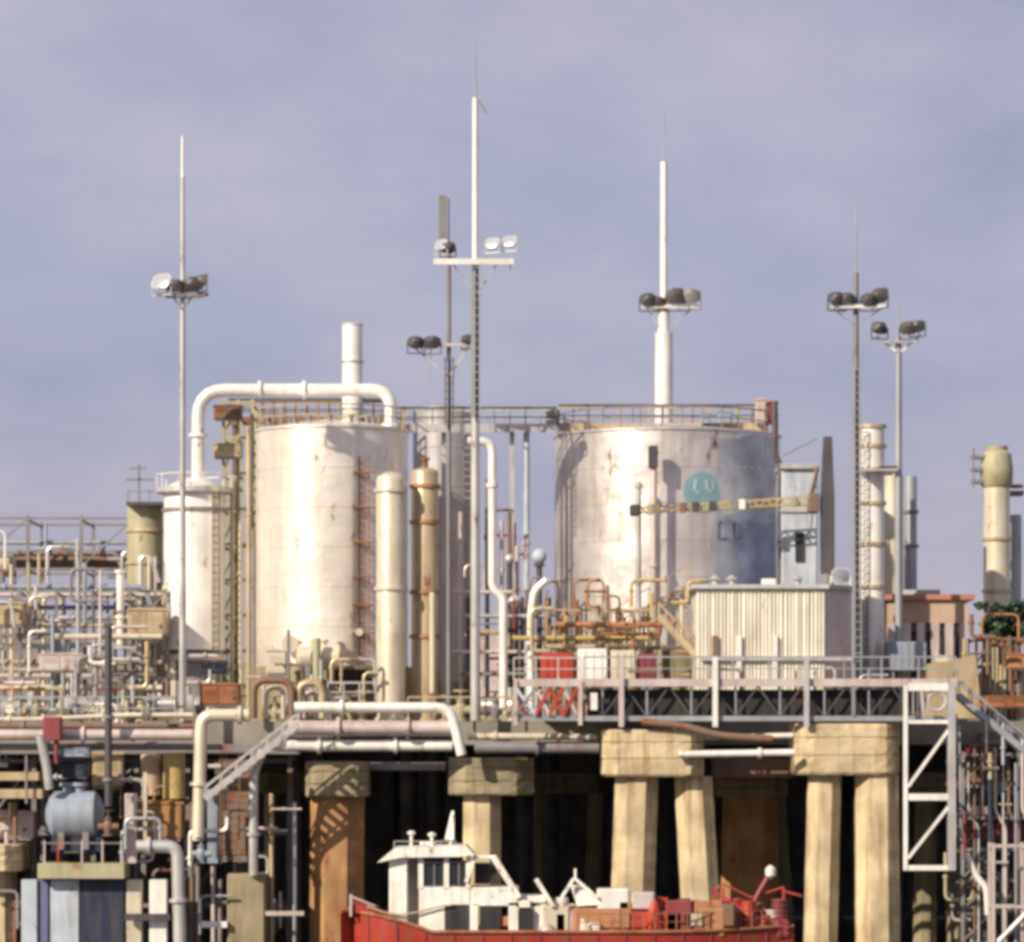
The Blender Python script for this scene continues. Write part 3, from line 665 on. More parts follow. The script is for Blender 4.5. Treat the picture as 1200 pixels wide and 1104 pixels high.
names = ['thin galvanised','dark grey','blue grey','pinkish, upper','violet blue','light grey, upper','slim tan','light grey, middle','olive','pinkish, lower','cream, lower','dark grey, lowest']
for (yy,Y,mm,rw),nm_ in zip(rack,names):
    x1 = 190 if Y < 20 else 158
    pipe(nm_+' pipe running along the left pipe rack', [(-40,yy,Y),(x1-rnd(0,40),yy,Y),(x1-10,yy+30,Y)] if random.random() < .4 else [(-40,yy,Y),(x1,yy,Y)], rw, mm, .3, ((0,.3+rnd(-.1,.3)),(0,.75)), name='rack_pipe')
TONE = dict(lgrey='pale grey',cream='cream',pinkg='pinkish',mgrey='dark grey',blueg='blue grey',tan='tan',galv='galvanised',olive='olive',brown='brown',white='white',orange='orange',yellow='yellow',rustm='rusty',dgrey='near black',maroon='maroon',pblue='pale blue')
dps = []
cs = ['lgrey','cream','pinkg','mgrey','blueg','tan','galv','olive','brown','white']
for i in range(22):
    px_ = -4+i*9.4+rnd(-3,3); y0 = rnd(640,760); Y = rnd(11,20); mm = random.choice(cs)
    o = MB().pt([(px_,y0,Y),(px_,842,Y)] if i % 3 else [(px_,842,Y),(px_,y0,Y),(px_+rnd(10,22),y0,Y),(px_+22,y0+30,Y)], rnd(1.4,2.8), .25, 8).build('drop_pipe', X[mm])
    o['px'] = px_; o['category'] = 'pipe'; o['tone'] = TONE[mm]; dps.append(o)
number(dps, 'thin vertical pipe in the left pipe racks', 'thin vertical pipes in the left pipe racks')

# valves with handwheels, one of a kind and copies
def make_valve(mt, loc, label, group, wheel='red'):
    t = T('valve', label, 'valve', loc, group); x,y,z = loc
    MB().lathe(x,y,[(.14,z),(.22,z+.02),(.22,z+.08),(.12,z+.1),(.2,z+.3),(.2,z+.5),(.1,z+.65),(.16,z+.66),(.16,z+.72),(.05,z+.73),(.05,z+1.0)],12).build('body', X[mt], t)
    MB().tube([(x-.4,y,z+.38),(x+.4,y,z+.38)],.14,10).build('flange_run', X[mt], t)
    q = MB().ring((x,y,z+1.0),.24,.03,14,'Z'); q.bar((x-.24,y,z+1),(x+.24,y,z+1),.03); q.bar((x,y-.24,z+1),(x,y+.24,z+1),.03); q.build('handwheel', X[wheel], t)
    return t
protos = [make_valve('cream',(W(70,0,6).x,6,DECK),'cream valve with red handwheel on the left deck edge','valves along the left deck edge, cream'),
          make_valve('mgrey',(W(88,0,6).x,6.5,DECK),'dark grey valve with dark handwheel on the left deck edge','valves along the left deck edge, grey','dgrey'),
          make_valve('olive',(W(110,0,6).x,6.2,DECK),'olive valve with tan handwheel on the left deck edge','valves along the left deck edge, olive','tan')]
vs = [[],[],[]]
for i, p in enumerate(protos): p['px'] = (70,88,110)[i]; vs[i].append(p)
for px_ in (8,24,42,128,145,160,176,192,250,262,278,318,334,392,408,424,520,540,580,600,618):
    i = random.randrange(3); p = dup(protos[i], (W(px_,0,6).x, 5+rnd(0,3.5), DECK), scale=rnd(.8,1.35), rz=rnd(0,3)); p['px'] = px_; vs[i].append(p)
for v_, nm_ in zip(vs, ('cream valve with red handwheel', 'dark grey valve with dark handwheel', 'olive valve with tan handwheel')): number(v_, nm_+' on the deck edge', nm_+'s along the deck edge')

# pumps: motor, casing, base
def make_pump(loc, label, group, mt='blueg'):
    x,y,z = loc; t = T('pump', label, 'pump', loc, group)
    MB().cbox(x-.9,x+.9,y-.35,y+.35,z,z+.2,.04).build('base', X['concd'], t)
    q = MB().tube([(x-.8,y,z+.6),(x-.75,y,z+.6),(x,y,z+.6)],.32,16)
    for i in range(7): q.ring((x-.72+i*.11,y,z+.6),.34,.025,16,'X')
    q.build('motor', X[mt], t)
    MB().tube([(x,y,z+.6),(x+.3,y,z+.6)],.12,10).build('shaft_guard', X['yellow'], t)
    MB().tube([(x+.3,y,z+.6),(x+.62,y,z+.6)],.4,16).tube([(x+.46,y,z+.6),(x+.46,y,z+1.3)],.15,10).build('casing', X[mt], t)
    return t
pp = make_pump((W(25,0,8).x,8,DECK),'pale grey pump with ribbed motor standing on the left deck','pumps on the left deck','lgrey')
pp['px'] = 25; pl = [pp]
for px_,Y in ((100,9),(205,6),(255,7),(355,6),(585,9)): o = dup(pp,(W(px_,0,Y).x,Y,DECK),scale=1.1,rz=rnd(-.5,.5)); o['px'] = px_; pl.append(o)
number(pl, 'pale grey pump with ribbed motor on the deck', 'pumps on the left deck')

# equipment at the white tank's foot
drum('pale yellow horizontal drum at the foot of the white tank', 352, 398, 770, 30, 8.5, 'cream', base=DECK)
ebox('cream',312,760,336,792,8.5,1.2,'cream cabinet at the left foot of the white tank')
tag(MB().pc(338,738,842,4,7).build('lamp_post', X['mgrey']), 'thin dark post in front of the cream cabinet at the white tank foot', 'post')
tag(MB().pc(371,748,800,9,7.6).build('filter_pot', X['olive']), 'small olive upright pot before the pale yellow drum', 'vessel')
for (pts, mm, lab) in (([(297,842,3.6),(297,797,3.6),(342,797,3.6),(342,842,3.6)],'brown','brown arched hose loop at the head of the gangway'),
                       ([(312,842,4.2),(312,806,4.2),(332,806,4.2),(332,842,4.2)],'cream','small cream arched pipe inside the brown loop'),
                       ([(350,842,3.8),(350,800,3.8),(378,800,3.8),(378,842,3.8)],'tan','tan arched pipe right of the brown loop'),
                       ([(358,842,4.4),(358,812,4.4),(370,812,4.4),(370,842,4.4)],'pinkg','small pink arched pipe under the tan arch')):
    pipe(lab, pts, 4.5 if 'small' not in lab else 3, mm, .55, name='arched_pipe')
rail_run('low grey railing at the deck edge under the white tank', [(384,822,4),(440,822,4)], 22, mt='lgrey', step=.7)
rail_run('light railing along the left deck edge above the pipes', [(-30,843,3.4),(205,843,3.4)], 26, mt='galv', step=1.2)
rail_run('light railing between the slim columns and the catwalk', [(478,843,3.6),(600,843,3.6)], 26, mt='tan', step=1.1)
tag(MB().pb(383,784,438,796,9.2,2,.05).build('gap_shade_block', X['black'], None, False), 'black block standing in for the shaded gap under the white tank', 'base')  # black block added as the dark of the gap beneath the tank
ebox('navy',232,776,266,790,8.4,1,'dark box under the domed vessel')
ebox('rustm',234,800,280,828,4.6,1.2,'rusty box on the deck behind the pipe bend')

# ------------------------------------------------------------------ long pipes on the front of the jetty, left half
pipe('bright pinkish pipe, thickest of the long pipes at the left deck front', [(-60,861,.5),(226,861,.5)], 6.5, 'pinkg', .5, ((0,.55),), name='header_pipe')
pipe('thin pale pipe above the thick pinkish one at the left', [(-60,843,1.2),(40,843,1.2),(150,838,1.2),(226,838,1.2)], 3, 'cream', .5, ((0,.7),), name='header_pipe')
pipe('dark pipe just below the thick pinkish one at the left', [(-60,874,1.4),(228,874,1.4)], 5, 'mgrey', .5, ((0,.4),), name='header_pipe')
pipe('grey pipe between the thin pale and thick pinkish pipes', [(-60,851,2.2),(228,851,2.2)], 3.5, 'brown', .5, ((0,.3),), name='header_pipe')
pipe('cream pipe that bends down beside the gangway to a blue valve', [(292,838,0),(236,838,0),(232,985,0)], 7.5, 'cream', .5, ((0,.2),(1,.55)), name='bent_pipe')
pipe('thick upper pipe under the white tank, bending down at the middle pier', [(345,829,.8),(528,829,.8),(541,885,.8)], 6, 'white', .6, ((0,.3),), name='bent_pipe')
pipe('thick pinkish cream pipe, middle one under the white tank', [(338,853,1),(532,853,1)], 8.5, 'pinkg', .5, ((0,.3),(0,.72)), name='header_pipe')
pipe('greenish grey pipe, lowest one under the white tank', [(322,874,1.4),(530,874,1.4)], 6.5, 'white', .5, ((0,.25),(0,.68)), name='header_pipe')
pipe('dark pipe tucked between the two thick pipes under the white tank', [(330,864,2.6),(530,864,2.6)], 3.5, 'dgrey', .5, name='header_pipe')
pipe('pale pipe running from the middle pier towards the leaning piles', [(548,863,1.6),(655,863,1.6),(700,865,1.6)], 4, 'cream', .5, ((0,.3),), name='header_pipe')
pipe('wider grey pipe running below the pale one over the middle pier', [(556,876,1.2),(702,876,1.2)], 7, 'mgrey', .5, ((0,.5),), name='header_pipe')
pipe('upper pale pipe between the two sunlit piers', [(826,864,1.2),(932,862,1.2)], 3.4, 'white', .5, name='header_pipe')
pipe('lower pale pipe between the two sunlit piers', [(795,884,-.3),(931,882,-.3)], 4.2, 'white', .5, ((0,.7),), name='header_pipe')
pipe('dark brown hose sagging along the top of the leaning pile pier', [(752,846,-.25),(800,850,-.25),(840,862,-.25),(905,866,-.2)], 4.4, 'brown', .6, name='hose')

# ------------------------------------------------------------------ truss catwalk on the right
CY = 0.
def truss_catwalk():
    t = T('truss_catwalk', 'long steel truss catwalk lying across the tops of the two sunlit piers', 'catwalk', tuple(W(860,848,0)))
    for Yy, nm_ in ((0,'front'),(2.2,'rear')):
        q = MB(); q.bar(W(602,800,Yy)+Vector((0,0,0)), W(1122,800,Yy), .18, .3); q.build('top_chord', X['pinkg'], t)
        q = MB(); q.bar(W(602,842,Yy), W(1122,842,Yy), .14, .2); q.build('bottom_chord', X['mgrey' if Yy else 'galv'], t)
        xs = list(range(602,1123,26))
        for i in range(len(xs)-1):
            mm = 'galv' if Yy == 0 else 'dgrey'
            a_, b_ = (804,840) if i % 2 else (840,804)
            if xs[i] >= 680: MB().bar(W(xs[i],a_,Yy+.1),W(xs[i+1],b_,Yy+.1),.07).build('web_member', X['dgrey'], t)
            if i % 2 == 0: MB().bar(W(xs[i],804,Yy+.14),W(xs[i],840,Yy+.14),.07).build('web_member', X[mm], t)
    MB().box(W(602,0,0).x, W(1122,0,0).x, .12, 2.1, W(0,797,0).z-.05, W(0,797,0).z+.03).build('floor_grating', X['lgrey'], t)
    MB().box(W(690,0,0).x, W(1056,0,0).x, .5, .7, W(0,839,0).z, W(0,808,0).z).build('truss_shade_sheet', X['black'], t)  # black sheet added to stand in for the shade inside the truss
    for (x0,x1,mm) in ((604,628,'pblue'),(628,644,'pinkg'),(644,660,'red'),(660,676,'pinkg')):
        MB().bar(W(x0,806,-.12),W(x1,838,-.12),.13).build('end_brace', X[mm], t); MB().bar(W(x1,806,-.16),W(x0,838,-.16),.13).build('end_brace', X['red' if mm != 'pblue' else 'mgrey'], t)
    for x in (604,680): MB().bar(W(x,798,-.1),W(x,850,-.1),.16).build('end_post', X['pinkg'], t)
    for x, mm in ((728,'pinkg'),(838,'white'),(945,'lgrey')):
        MB().bar(W(x,770,-.2),W(x,852,-.2),.2).build('hanger_post', X[mm], t)
    MB().bar(W(1000,803,-.05),W(1000,840,-.05),.14).build('hanger_post', X['mgrey'], t)
    MB().pb(692,812,700,832,-.2,.2).build('gauge_plate', X['white'], t)
    return t
truss_catwalk()
rail_run('thin handrail along the truss catwalk in front of the ribbed shed', [(684,797,.1),(1120,797,.1)], 27, mt='galv', step=1.5)
rail_run('reddish handrail at the left end of the truss catwalk', [(602,797,.1),(680,797,.1)], 26, mt='pinkg', step=.9)

# white lattice frame hanging at the right
def lattice():
    t = T('lattice_frame', 'tall white lattice frame hanging at the right end of the catwalk', 'frame', tuple(W(1090,1020,-.6)))
    for Yy in (-.7, 1.4):
        MB().bar(W(1061,803,Yy),W(1061,1020,Yy),.16).build('upright', X['white'], t)
        MB().bar(W(1115,800,Yy),W(1115,1020,Yy),.30 if Yy < 0 else .2).build('upright', X['lgrey'], t)
        for yy, h in ((805,.3),(846,.14),(934,.26),(1017,.2)): MB().bar(W(1064,yy,Yy+.02),W(1111,yy,Yy+.02),.14,h).build('crosspiece', X['white'], t)
        for a_, b_ in (((1064,922),(1111,856)),((1064,1006),(1111,946))): MB().bar(W(*a_,Yy-.02),W(*b_,Yy-.02),.12).build('diagonal', X['white'], t)
    for x in (1061,1115):
        for yy in (846,934,1017): MB().bar(W(x,yy,-.6),W(x,yy,1.3),.1).build('tie', X['lgrey'], t)
    q = MB().ring(W(1098,822,-.6),.35,.07,16,'Y'); q.build('sheave', X['lgrey'], t)
    MB().bar(W(1080,810,-.7),W(1082,842,-.7),.12).build('strut', X['lgrey'], t)
    MB().bar(W(1124,850,.2),W(1126,985,.2),.08).build('cable_guide', X['galv'], t)
lattice()

# sloping gangway at the far right
def gangway(label, a, b, wd, Y, mt, hr=18):
    p, q = W(*a, Y), W(*b, Y); t = T('gangway', label, 'gangway', tuple(q))
    for yy in (0, wd):
        o = Vector((0,yy,0)); MB().bar(p+o, q+o, .12, .25).build('stringer', X[mt], t)
        u = Vector((0,0,m(hr,Y))); rl = MB().bar(p+o+u, q+o+u, .06)
        for i in range(7): c = p.lerp(q, i/6)+o; rl.bar(c, c+u, .045)
        rl.build('handrail', X[mt], t)
    st_ = MB(); n = 12
    for i in range(n): c = p.lerp(q, (i+.5)/n); st_.box(c.x-.14,c.x+.14,Y+.06,Y+wd-.06,c.z,c.z+.04)
    st_.build('tread', X['mgrey'], t)
    return t
gangway('grey gangway sloping down from the lattice frame to the right edge', (1124,815), (1215,892), 1., .8, 'galv')
gangway('grey gangway sloping down to the left from the deck under the white tank', (348,850), (240,936), 1., -1.2, 'lgrey', 14)
MB_ = None

# ------------------------------------------------------------------ ribbed shed
def shed():
    a, b = W(817,838,6), W(1002,690,6); dep = 5.
    t = T('ribbed_shed', 'cream ribbed metal shed with a flat grey roof behind the catwalk', 'shed', ((a.x+b.x)/2, 8.5, DECK))
    xm = W(968,0,6).x
    q = MB(); n = 34; P = []
    for i in range(n*4+1):
        x = a.x+(xm-a.x)*i/(n*4); ph = i % 4; P.append((x+rnd(-.012,.012), 6-(rnd(.045,.095) if ph in (1,2) else rnd(-.008,.008))))
    o = len(q.v); zt_, zb_ = b.z, DECK
    for x, y in P: q.v.append((x,y,zb_)); q.v.append((x,y,zt_))
    for i in range(len(P)-1): q.f.append((2*i,2*i+2,2*i+3,2*i+1))
    q.box(a.x,a.x+.08,6.01,6+dep,zb_,zt_); q.box(a.x+.08,xm,6+dep-.1,6+dep,zb_,zt_)
    q.build('front_cladding', X['shed'], t, False)
    MB().add([(xm,6,zb_),(b.x,6+1.6,zb_),(b.x,6+1.6,zt_),(xm,6,zt_)],[(0,1,2,3)]).add([(b.x,7.6,zb_),(b.x,6+dep,zb_),(b.x,6+dep,zt_),(b.x,7.6,zt_)],[(0,1,2,3)]).build('side_cladding', X['pinkg'], t, False)  # end wall's shade put into its pinkish grey colour
    r_ = MB(); r_.add([(a.x-.25,5.75,zt_+.002),(xm+.1,5.75,zt_+.002),(b.x+.25,7.4,zt_+.002),(b.x+.25,6.2+dep,zt_+.002),(a.x-.25,6.2+dep,zt_+.002),
                       (a.x-.25,5.75,zt_+.17),(xm+.1,5.75,zt_+.17),(b.x+.25,7.4,zt_+.17),(b.x+.25,6.2+dep,zt_+.17),(a.x-.25,6.2+dep,zt_+.17)],
        [(4,3,2,1,0),(5,6,7,8,9),(0,1,6,5),(1,2,7,6),(2,3,8,7),(3,4,9,8),(4,0,5,9)])
    r_.build('roof', X['shedr'], t, False)
    for x in (838,866,908): MB().pb(x-3,745,x+3,838,5.78,.2).build('downpipe', X['white' if x != 838 else 'brown'], t)
    MB().pb(820,770,1000,774,5.74,.1).build('wall_rail', X['lgrey'], t)
    MB().pb(893,678,910,688,7,.6,.04).build('roof_vent', X['white'], t)
    for x, s_ in ((838,5),(935,7),(858,4)): p = W(x,684,8); MB().lathe(p.x,8,[(.14,zt_+.17),(.14,p.z+.15),(.26,p.z+.17),(.05,p.z+.35)],10).build('roof_vent', X['lgrey'], t)
shed()
tag(MB().pb(916,548,958,842,13,3,.05).build('machine_housing', X['pblue'], None, False), 'pale blue machine housing behind the ribbed shed', 'housing')
for o_ in [bpy.data.objects['machine_housing']]:
    MB().pb(932,624,942,658,12.9,.09).build('slot_window', X['black'], o_, False)
    MB().pb(914,543,960,549,12.8,3.3).pb(914,596,960,600,12.9,.09).build('roof_lip', X['lgrey'], o_, False)
p = W(985,675,9); fl_ = T('work_lamp','white work lamp at the right end of the shed roof','lamp',tuple(p)); floodlight(fl_, p.x, 9, p.z, (.3,-1,-.1), .42, 'white')
MB().bar((p.x,9,p.z-.5),(p.x,9,W(0,690,6).z+.17),.08).build('stand', X['white'], fl_)

# crane: dark tower, yellow lattice boom
def crane():
    Y = 11.5; b = W(969,842,Y); t = T('jib_crane', 'crane with a dark tower and a thin yellow lattice boom reaching across the emblem tank', 'crane', (b.x, Y, DECK))
    MB().lathe(b.x, Y, [(.3,DECK),(.3,W(0,670,Y).z)], 12).build('pedestal', X['mgrey'], t)
    q = MB(); z0, z1 = W(0,672,Y).z, W(0,512,Y).z
    q.loft([[(b.x-.27,Y-.3,z0),(b.x+.30,Y-.3,z0),(b.x+.30,Y+.3,z0),(b.x-.27,Y+.3,z0)],[(b.x-.27,Y-.3,W(0,585,Y).z),(b.x+.30,Y-.3,W(0,585,Y).z),(b.x+.30,Y+.3,W(0,585,Y).z),(b.x-.27,Y+.3,W(0,585,Y).z)],
            [(b.x-.14,Y-.25,z1),(b.x+.2,Y-.25,z1),(b.x+.2,Y+.25,z1),(b.x-.14,Y+.25,z1)]]); q.build('tower', X['dgrey'], t, False)
    MB().pb(948,578,960,600,Y-.5,.9,.05).build('cab', X['brown'], t)
    bm = MB(); A, B_ = W(956,586,Y-.4), W(742,598,Y-.4)
    for du, dv in ((0,.16),(0,-.16)): 
        for yy in (0,.4): bm.bar(A+Vector((0,yy,dv)), B_+Vector((0,yy,dv*.6)), .06)
    n = 26
    for i in range(n):
        p, q2 = A.lerp(B_, i/n), A.lerp(B_, (i+1)/n); s1 = .16 if i % 2 else -.16
        bm.bar(p+Vector((0,0,s1)), q2+Vector((0,0,-s1)), .05); bm.bar(p+Vector((0,.4,s1)), q2+Vector((0,.4,-s1)), .05); bm.bar(p+Vector((0,0,s1)),p+Vector((0,.4,s1)),.04)
    bm.build('boom', X['yellow'], t)
    MB().pb(738,591,750,604,Y-.6,.7,.08).build('boom_head', X['dgrey'], t)
    for x, mm in ((762,'olive'),(800,'brown'),(815,'dgrey'),(835,'dgrey'),(870,'white'),(860,'mgrey'),(930,'olive')):
        yy = 597-(x-742)*.055; MB().pb(x-4,yy-5,x+4,yy+7,Y-.62,.16,.03).build('boom_clamp', X[mm], t)
    MB().bar(W(958,514,Y),W(918,534,Y),.06).build('tie_rod', X['mgrey'], t); MB().bar(W(918,534,Y),W(905,587,Y-.3),.03).build('cable', X['mgrey'], t)
    MB().bar(W(958,548,Y),W(950,580,Y-.3),.12).build('strut', X['brown'], t)
crane()

# ------------------------------------------------------------------ yellow structures in front of the emblem tank
frame('pipe_support', 'rusty yellow pipe support frame in front of the emblem tank', 640, 765, 712, 842, 9, 2, 6, 3, 'tan', .1)
for (x0,x1,yy,mm,lab) in ((600,760,748,'yellow','long yellow pipe across the support frame before the emblem tank'),(650,790,732,'orange','orange pipe on the support frame before the emblem tank'),(640,740,758,'tan','tan pipe below the long yellow pipe')):
    pipe(lab, [(x0,yy,8.4),(x1,yy,8.4)], 3.2, mm, fl=((0,.3),(0,.7)), name='rack_pipe')
gangway('tan stair descending to the right beside the ribbed shed', (772,722), (822,775), .8, 7.6, 'tan', 16)
ups = []
for i in range(13):
    px_ = 645+i*10+rnd(-2,2); mm = random.choice(['orange','tan','yellow','cream','rustm']); o = MB().pt([(px_,rnd(695,735),9.5),(px_,842,9.5)], rnd(1.2,2.6), .2, 8).build('riser_pipe', X[mm])
    o['px'] = px_; o['tone'] = TONE[mm]; o['category'] = 'pipe'; ups.append(o)
number(ups, 'thin upright pipe before the emblem tank', 'thin upright pipes before the emblem tank')
def cont(x0,y0,x1,y1,Y,dep,mt,lab):
    t = T('storage_cabinet', lab, 'cabinet', (W((x0+x1)/2,0,Y).x, Y+dep/2, DECK)); a, b = W(x0,y1,Y), W(x1,y0,Y)
    MB().cbox(a.x,b.x,Y,Y+dep,a.z,b.z,.05).build('body', X[mt], t, False)
    q = MB(); n = max(2,int((b.x-a.x)/.3))
    for i in range(n): x = a.x+.1+(b.x-a.x-.2)*(i+.5)/n; q.box(x-.04,x+.04,Y-.03,Y-.002,a.z+.12,b.z-.12)
    q.build('door_rib', X[mt], t, False)
    q = MB()
    for x in (a.x+.2,b.x-.2): q.box(x-.1,x+.1,Y+.1,Y+dep-.1,DECK,a.z-.001)
    q.build('foot', X['mgrey'], t, False); return t
cont(634,765,672,796,3.2,1.8,'red','bright red cabinet at the left end of the catwalk')
cont(677,760,712,800,3.2,1.6,'white','white cabinet right of the bright red one')
cont(716,762,745,800,3.2,1.6,'cream','cream cabinet next to the white one on the catwalk deck')
cont(748,766,768,796,3.4,1.4,'maroon','small maroon cabinet right of the white and cream cabinets')
cont(1040,752,1086,786,9,1.6,'blueg','blue grey cabinet behind the rightmost mast')

# between the tanks: lamps, insulators, verticals
for (x,y,rad,mm,lab,y1) in ((597,655,6,'lgrey','pale grey globe on a dark post between the tanks',842),(632,652,9,'pblue','bluish globe on a post between the tanks',842),(603,706,9,'pinkg','pink round housing on a short post between the tanks',842)):
    p = W(x,y,10); t = T('globe_post', lab, 'post', (p.x,10,DECK)); r = m(rad,10)
    MB().lathe(p.x,10,[(r*math.cos(R(q)),p.z+r*math.sin(R(q))) for q in (-80,-55,-30,0,30,55,80)],16).build('globe', X[mm], t)
    MB().lathe(p.x,10,[(.12,DECK),(.12,p.z-r*.95)],10).build('post', X['dgrey'], t)
    MB().lathe(p.x,10,[(r*.6,p.z-r*1.3),(r*.75,p.z-r*1.2),(r*.6,p.z-r*.9)],12).build('collar', X['dgrey'], t)
pipe('white elbow pipe low between the tanks', [(640,680,9),(626,692,9),(622,720,9),(622,842,9)], 4.5, 'white', .3, name='elbow_pipe')
for i,(x,y0,mm) in enumerate(((588,610,'pinkg'),(597,600,'brown'),(606,640,'pinkg'),(612,700,'mgrey'),(571,560,'mgrey'),(540,600,'pinkg'),(640,700,'tan'),(549,700,'dgrey'))):
    pipe(['pink tall','brown tallest','pink','dark grey short','dark','pale pink','tan short','black short'][i]+' riser pipe in the gap between the two big tanks', [(x,y0,10.5),(x,842,10.5)], 2.6, mm, fl=((0,.25),), name='riser_pipe')
for yy, x0, x1, mm, lab in ((694,530,600,'pinkg','pink'),(722,545,640,'lgrey','light grey'),(764,530,640,'pinkg','low pink'),(790,540,625,'mgrey','low dark')):
    pipe(lab+' crosswise pipe between the two big tanks', [(x0,yy,9.2),(x1,yy,9.2)], 2.4, mm, name='cross_pipe')

# ------------------------------------------------------------------ right side
def house():
    Y = 13; a, b = W(1041,842,Y), W(1134,703,Y); t = T('arcade_building', 'tan building with arched openings and a red roof edge behind the right masts', 'building', ((a.x+b.x)/2, Y, DECK))
    MB().box(a.x,b.x,Y+.4,Y+7,DECK+.003,b.z).build('wall', X['wallt'], t, False)
    zs = W(0,730,Y).z; MB().box(a.x,b.x,Y,Y+.39,zs,b.z).build('upper_wall', X['wallt'], t, False)
    n = 5
    for i in range(n+1): x = a.x+(b.x-a.x-.35)*i/n; MB().box(x,x+.35,Y,Y+.39,DECK+.003,zs-.002).build('pillar', X['pinkg'], t, False)
    for i in range(n): x = a.x+(b.x-a.x-.35)*(i+.5)/n+.17; MB().lathe(x,Y+.3,[(.3,DECK+.1),(.3,zs-.9),(.22,zs-.5),(.05,zs-.35)],12).build('opening', X['black'], t)
    MB().box(a.x-.2,b.x+.3,Y-.2,Y+7.2,b.z+.002,b.z+.22).build('roof_trim', X['trim'], t, False)
    p = MB().box(W(1062,0,Y).x, W(1105,0,Y).x, Y+1, Y+6, b.z+.22, W(0,690,Y).z); p.build('roof', X['shedr'], t, False)
house()
# low wall/tank and rusty works at right edge
t = T('equipment_skid', 'pale tan equipment skid with a sloping top at the right end of the deck', 'skid', tuple(W(1115,842,8)))
MB().loft([[W(1085,842,8),W(1150,842,8),W(1150,842,8)+Vector((0,3,0)),W(1085,842,8)+Vector((0,3,0))],[W(1088,778,8),W(1144,768,8),W(1144,768,8)+Vector((0,3,0)),W(1088,778,8)+Vector((0,3,0))]]).build('body', X['tan'], t, False)
MB().pb(1096,768,1112,776,8.3,1,.03).build('hatch', X['cream'], t)
frame('steel_scaffold', 'rusty steel frame crowded at the right edge below the tree', 1144, 1260, 745, 842, 12, 3, 6, 3, 'brown', .12)
ups = []
for i in range(14):
    px_ = 1148+i*5+rnd(-2,2); mm = random.choice(['olive','tan','mgrey','rustm','brown']); o = MB().pt([(px_,rnd(742,790),11.4),(px_,842,11.4)], rnd(1.2,2.2), .2, 8).build('riser_pipe', X[mm])
    o['px'] = px_; o['tone'] = TONE[mm]; o['category'] = 'pipe'; ups.append(o)
number(ups, 'thin upright pipe in the rusty frame', 'thin upright pipes at the right edge')
ebox('orange',1180,765,1215,785,10.6,1,'orange box in the rusty frame at the right edge')
ebox('rustm',1150,815,1215,830,7,1.5,'low rusty box at the deck edge on the far right')
frame('landing_stage', 'tangled dark steel landing stage below the deck at the right edge', 1128, 1260, 880, 1140, 1.5, 3.5, 4, 7, 'mgrey', .14)
frame('guard_frame', 'pale steel guard frame at the bottom right corner', 1164, 1240, 988, 1130, -1.5, 1.2, 2, 2, 'pinkg', .12, False)
cl = [('maroon',1132,876,1170,892),('mgrey',1150,858,1200,874),('brown',1135,905,1200,918),('teal',1165,918,1195,932),('pinkg',1140,945,1160,955),('maroon',1140,965,1200,985),('mgrey',1135,1000,1165,1020),('brown',1130,1040,1200,1058),('dgrey',1140,1070,1200,1104)]
cn = ['upper maroon','topmost grey','upper brown','dull green','small pink','middle maroon','lower grey','lower brown','lowest dark']
for (mm,x0,y0,x1,y1),nm_ in zip(cl,cn):
    ebox(mm,x0,y0,x1,y1,rnd(2.2,3.6),.8,nm_+' box on the landing stage at the right edge')
pipe('white drain pipe kinked downward, right of the lattice frame foot', [(1132,1000,0),(1146,1030,0),(1156,1040,0),(1158,1072,0)], 4, 'white', .3, name='drain_pipe')
pipe('grey pipe sloping at the bottom right corner', [(1170,1104,-1.8),(1215,1058,-1.8)], 3.5, 'lgrey', name='drain_pipe')
ups = []
for i in range(9):
    px_ = 1136+i*8+rnd(-2,2); mm = random.choice(['mgrey','pinkg','lgrey','brown','blueg']); o = (MB().pt([(px_,rnd(860,900),1.2),(px_,rnd(960,1140),1.2)] if i%2 else [(px_,rnd(860,900),1.2),(px_,950,1.2),(px_+12,970,1.2),(px_+12,1140,1.2)], rnd(1.2,2.2), .2, 8).build('hanging_pipe', X[mm]))
    o['px'] = px_; o['tone'] = TONE[mm]; o['category'] = 'pipe'; ups.append(o)
number(ups, 'thin hanging pipe in the right edge tangle', 'thin hanging pipes at the right edge')

def tree(label, px, Y, ytop, ybot, wpx, seed):
    rs = random.Random(seed); b = W(px,0,Y); t = T('leafy_tree', label, 'tree', (b.x,Y,9.6)); z0, z1 = W(0,ybot,Y).z, W(0,ytop,Y).z; rw = m(wpx,Y)/2
    q = MB().tube([(b.x,Y,9.6),(b.x+.1,Y,z0),(b.x,Y,(z0+z1)/2)],.22,8,.08)
    for i in range(7):
        a_ = rs.uniform(0,6.28); q.tube([(b.x,Y,z0),(b.x+rw*.7*math.cos(a_),Y+rw*.7*math.sin(a_),rs.uniform(z0,z1))],.08,6,.02)
    q.build('trunk', X['bark'], t)
    f = MB(); cl_ = [(rs.uniform(-1.1,1.1),rs.uniform(-1,1),rs.uniform(-.2,1.1)*rs.uniform(.6,1.2),rs.uniform(.14,.36)) for _ in range(38)]
    for _ in range(5200):
        c = rs.choice(cl_); d = Vector((rs.gauss(0,1),rs.gauss(0,1),rs.gauss(0,.8))).normalized()*c[3]*abs(rs.gauss(.7,.35))
        p = Vector((b.x+c[0]*rw*.8+d.x*rw*.8, Y+c[1]*rw*.7+d.y*rw*.8, z0+(z1-z0)*c[2]*.85+d.z*rw*.6))
        u = Vector((rs.gauss(0,1),rs.gauss(0,1),rs.gauss(0,1))).normalized()*.13; v_ = u.cross(Vector((rs.gauss(0,1),rs.gauss(0,1),1))).normalized()*.09
        f.add([p-u,p+v_,p+u,p-v_],[(0,1,2,3)])
    f.build('crown', X['leaf'], t, False)
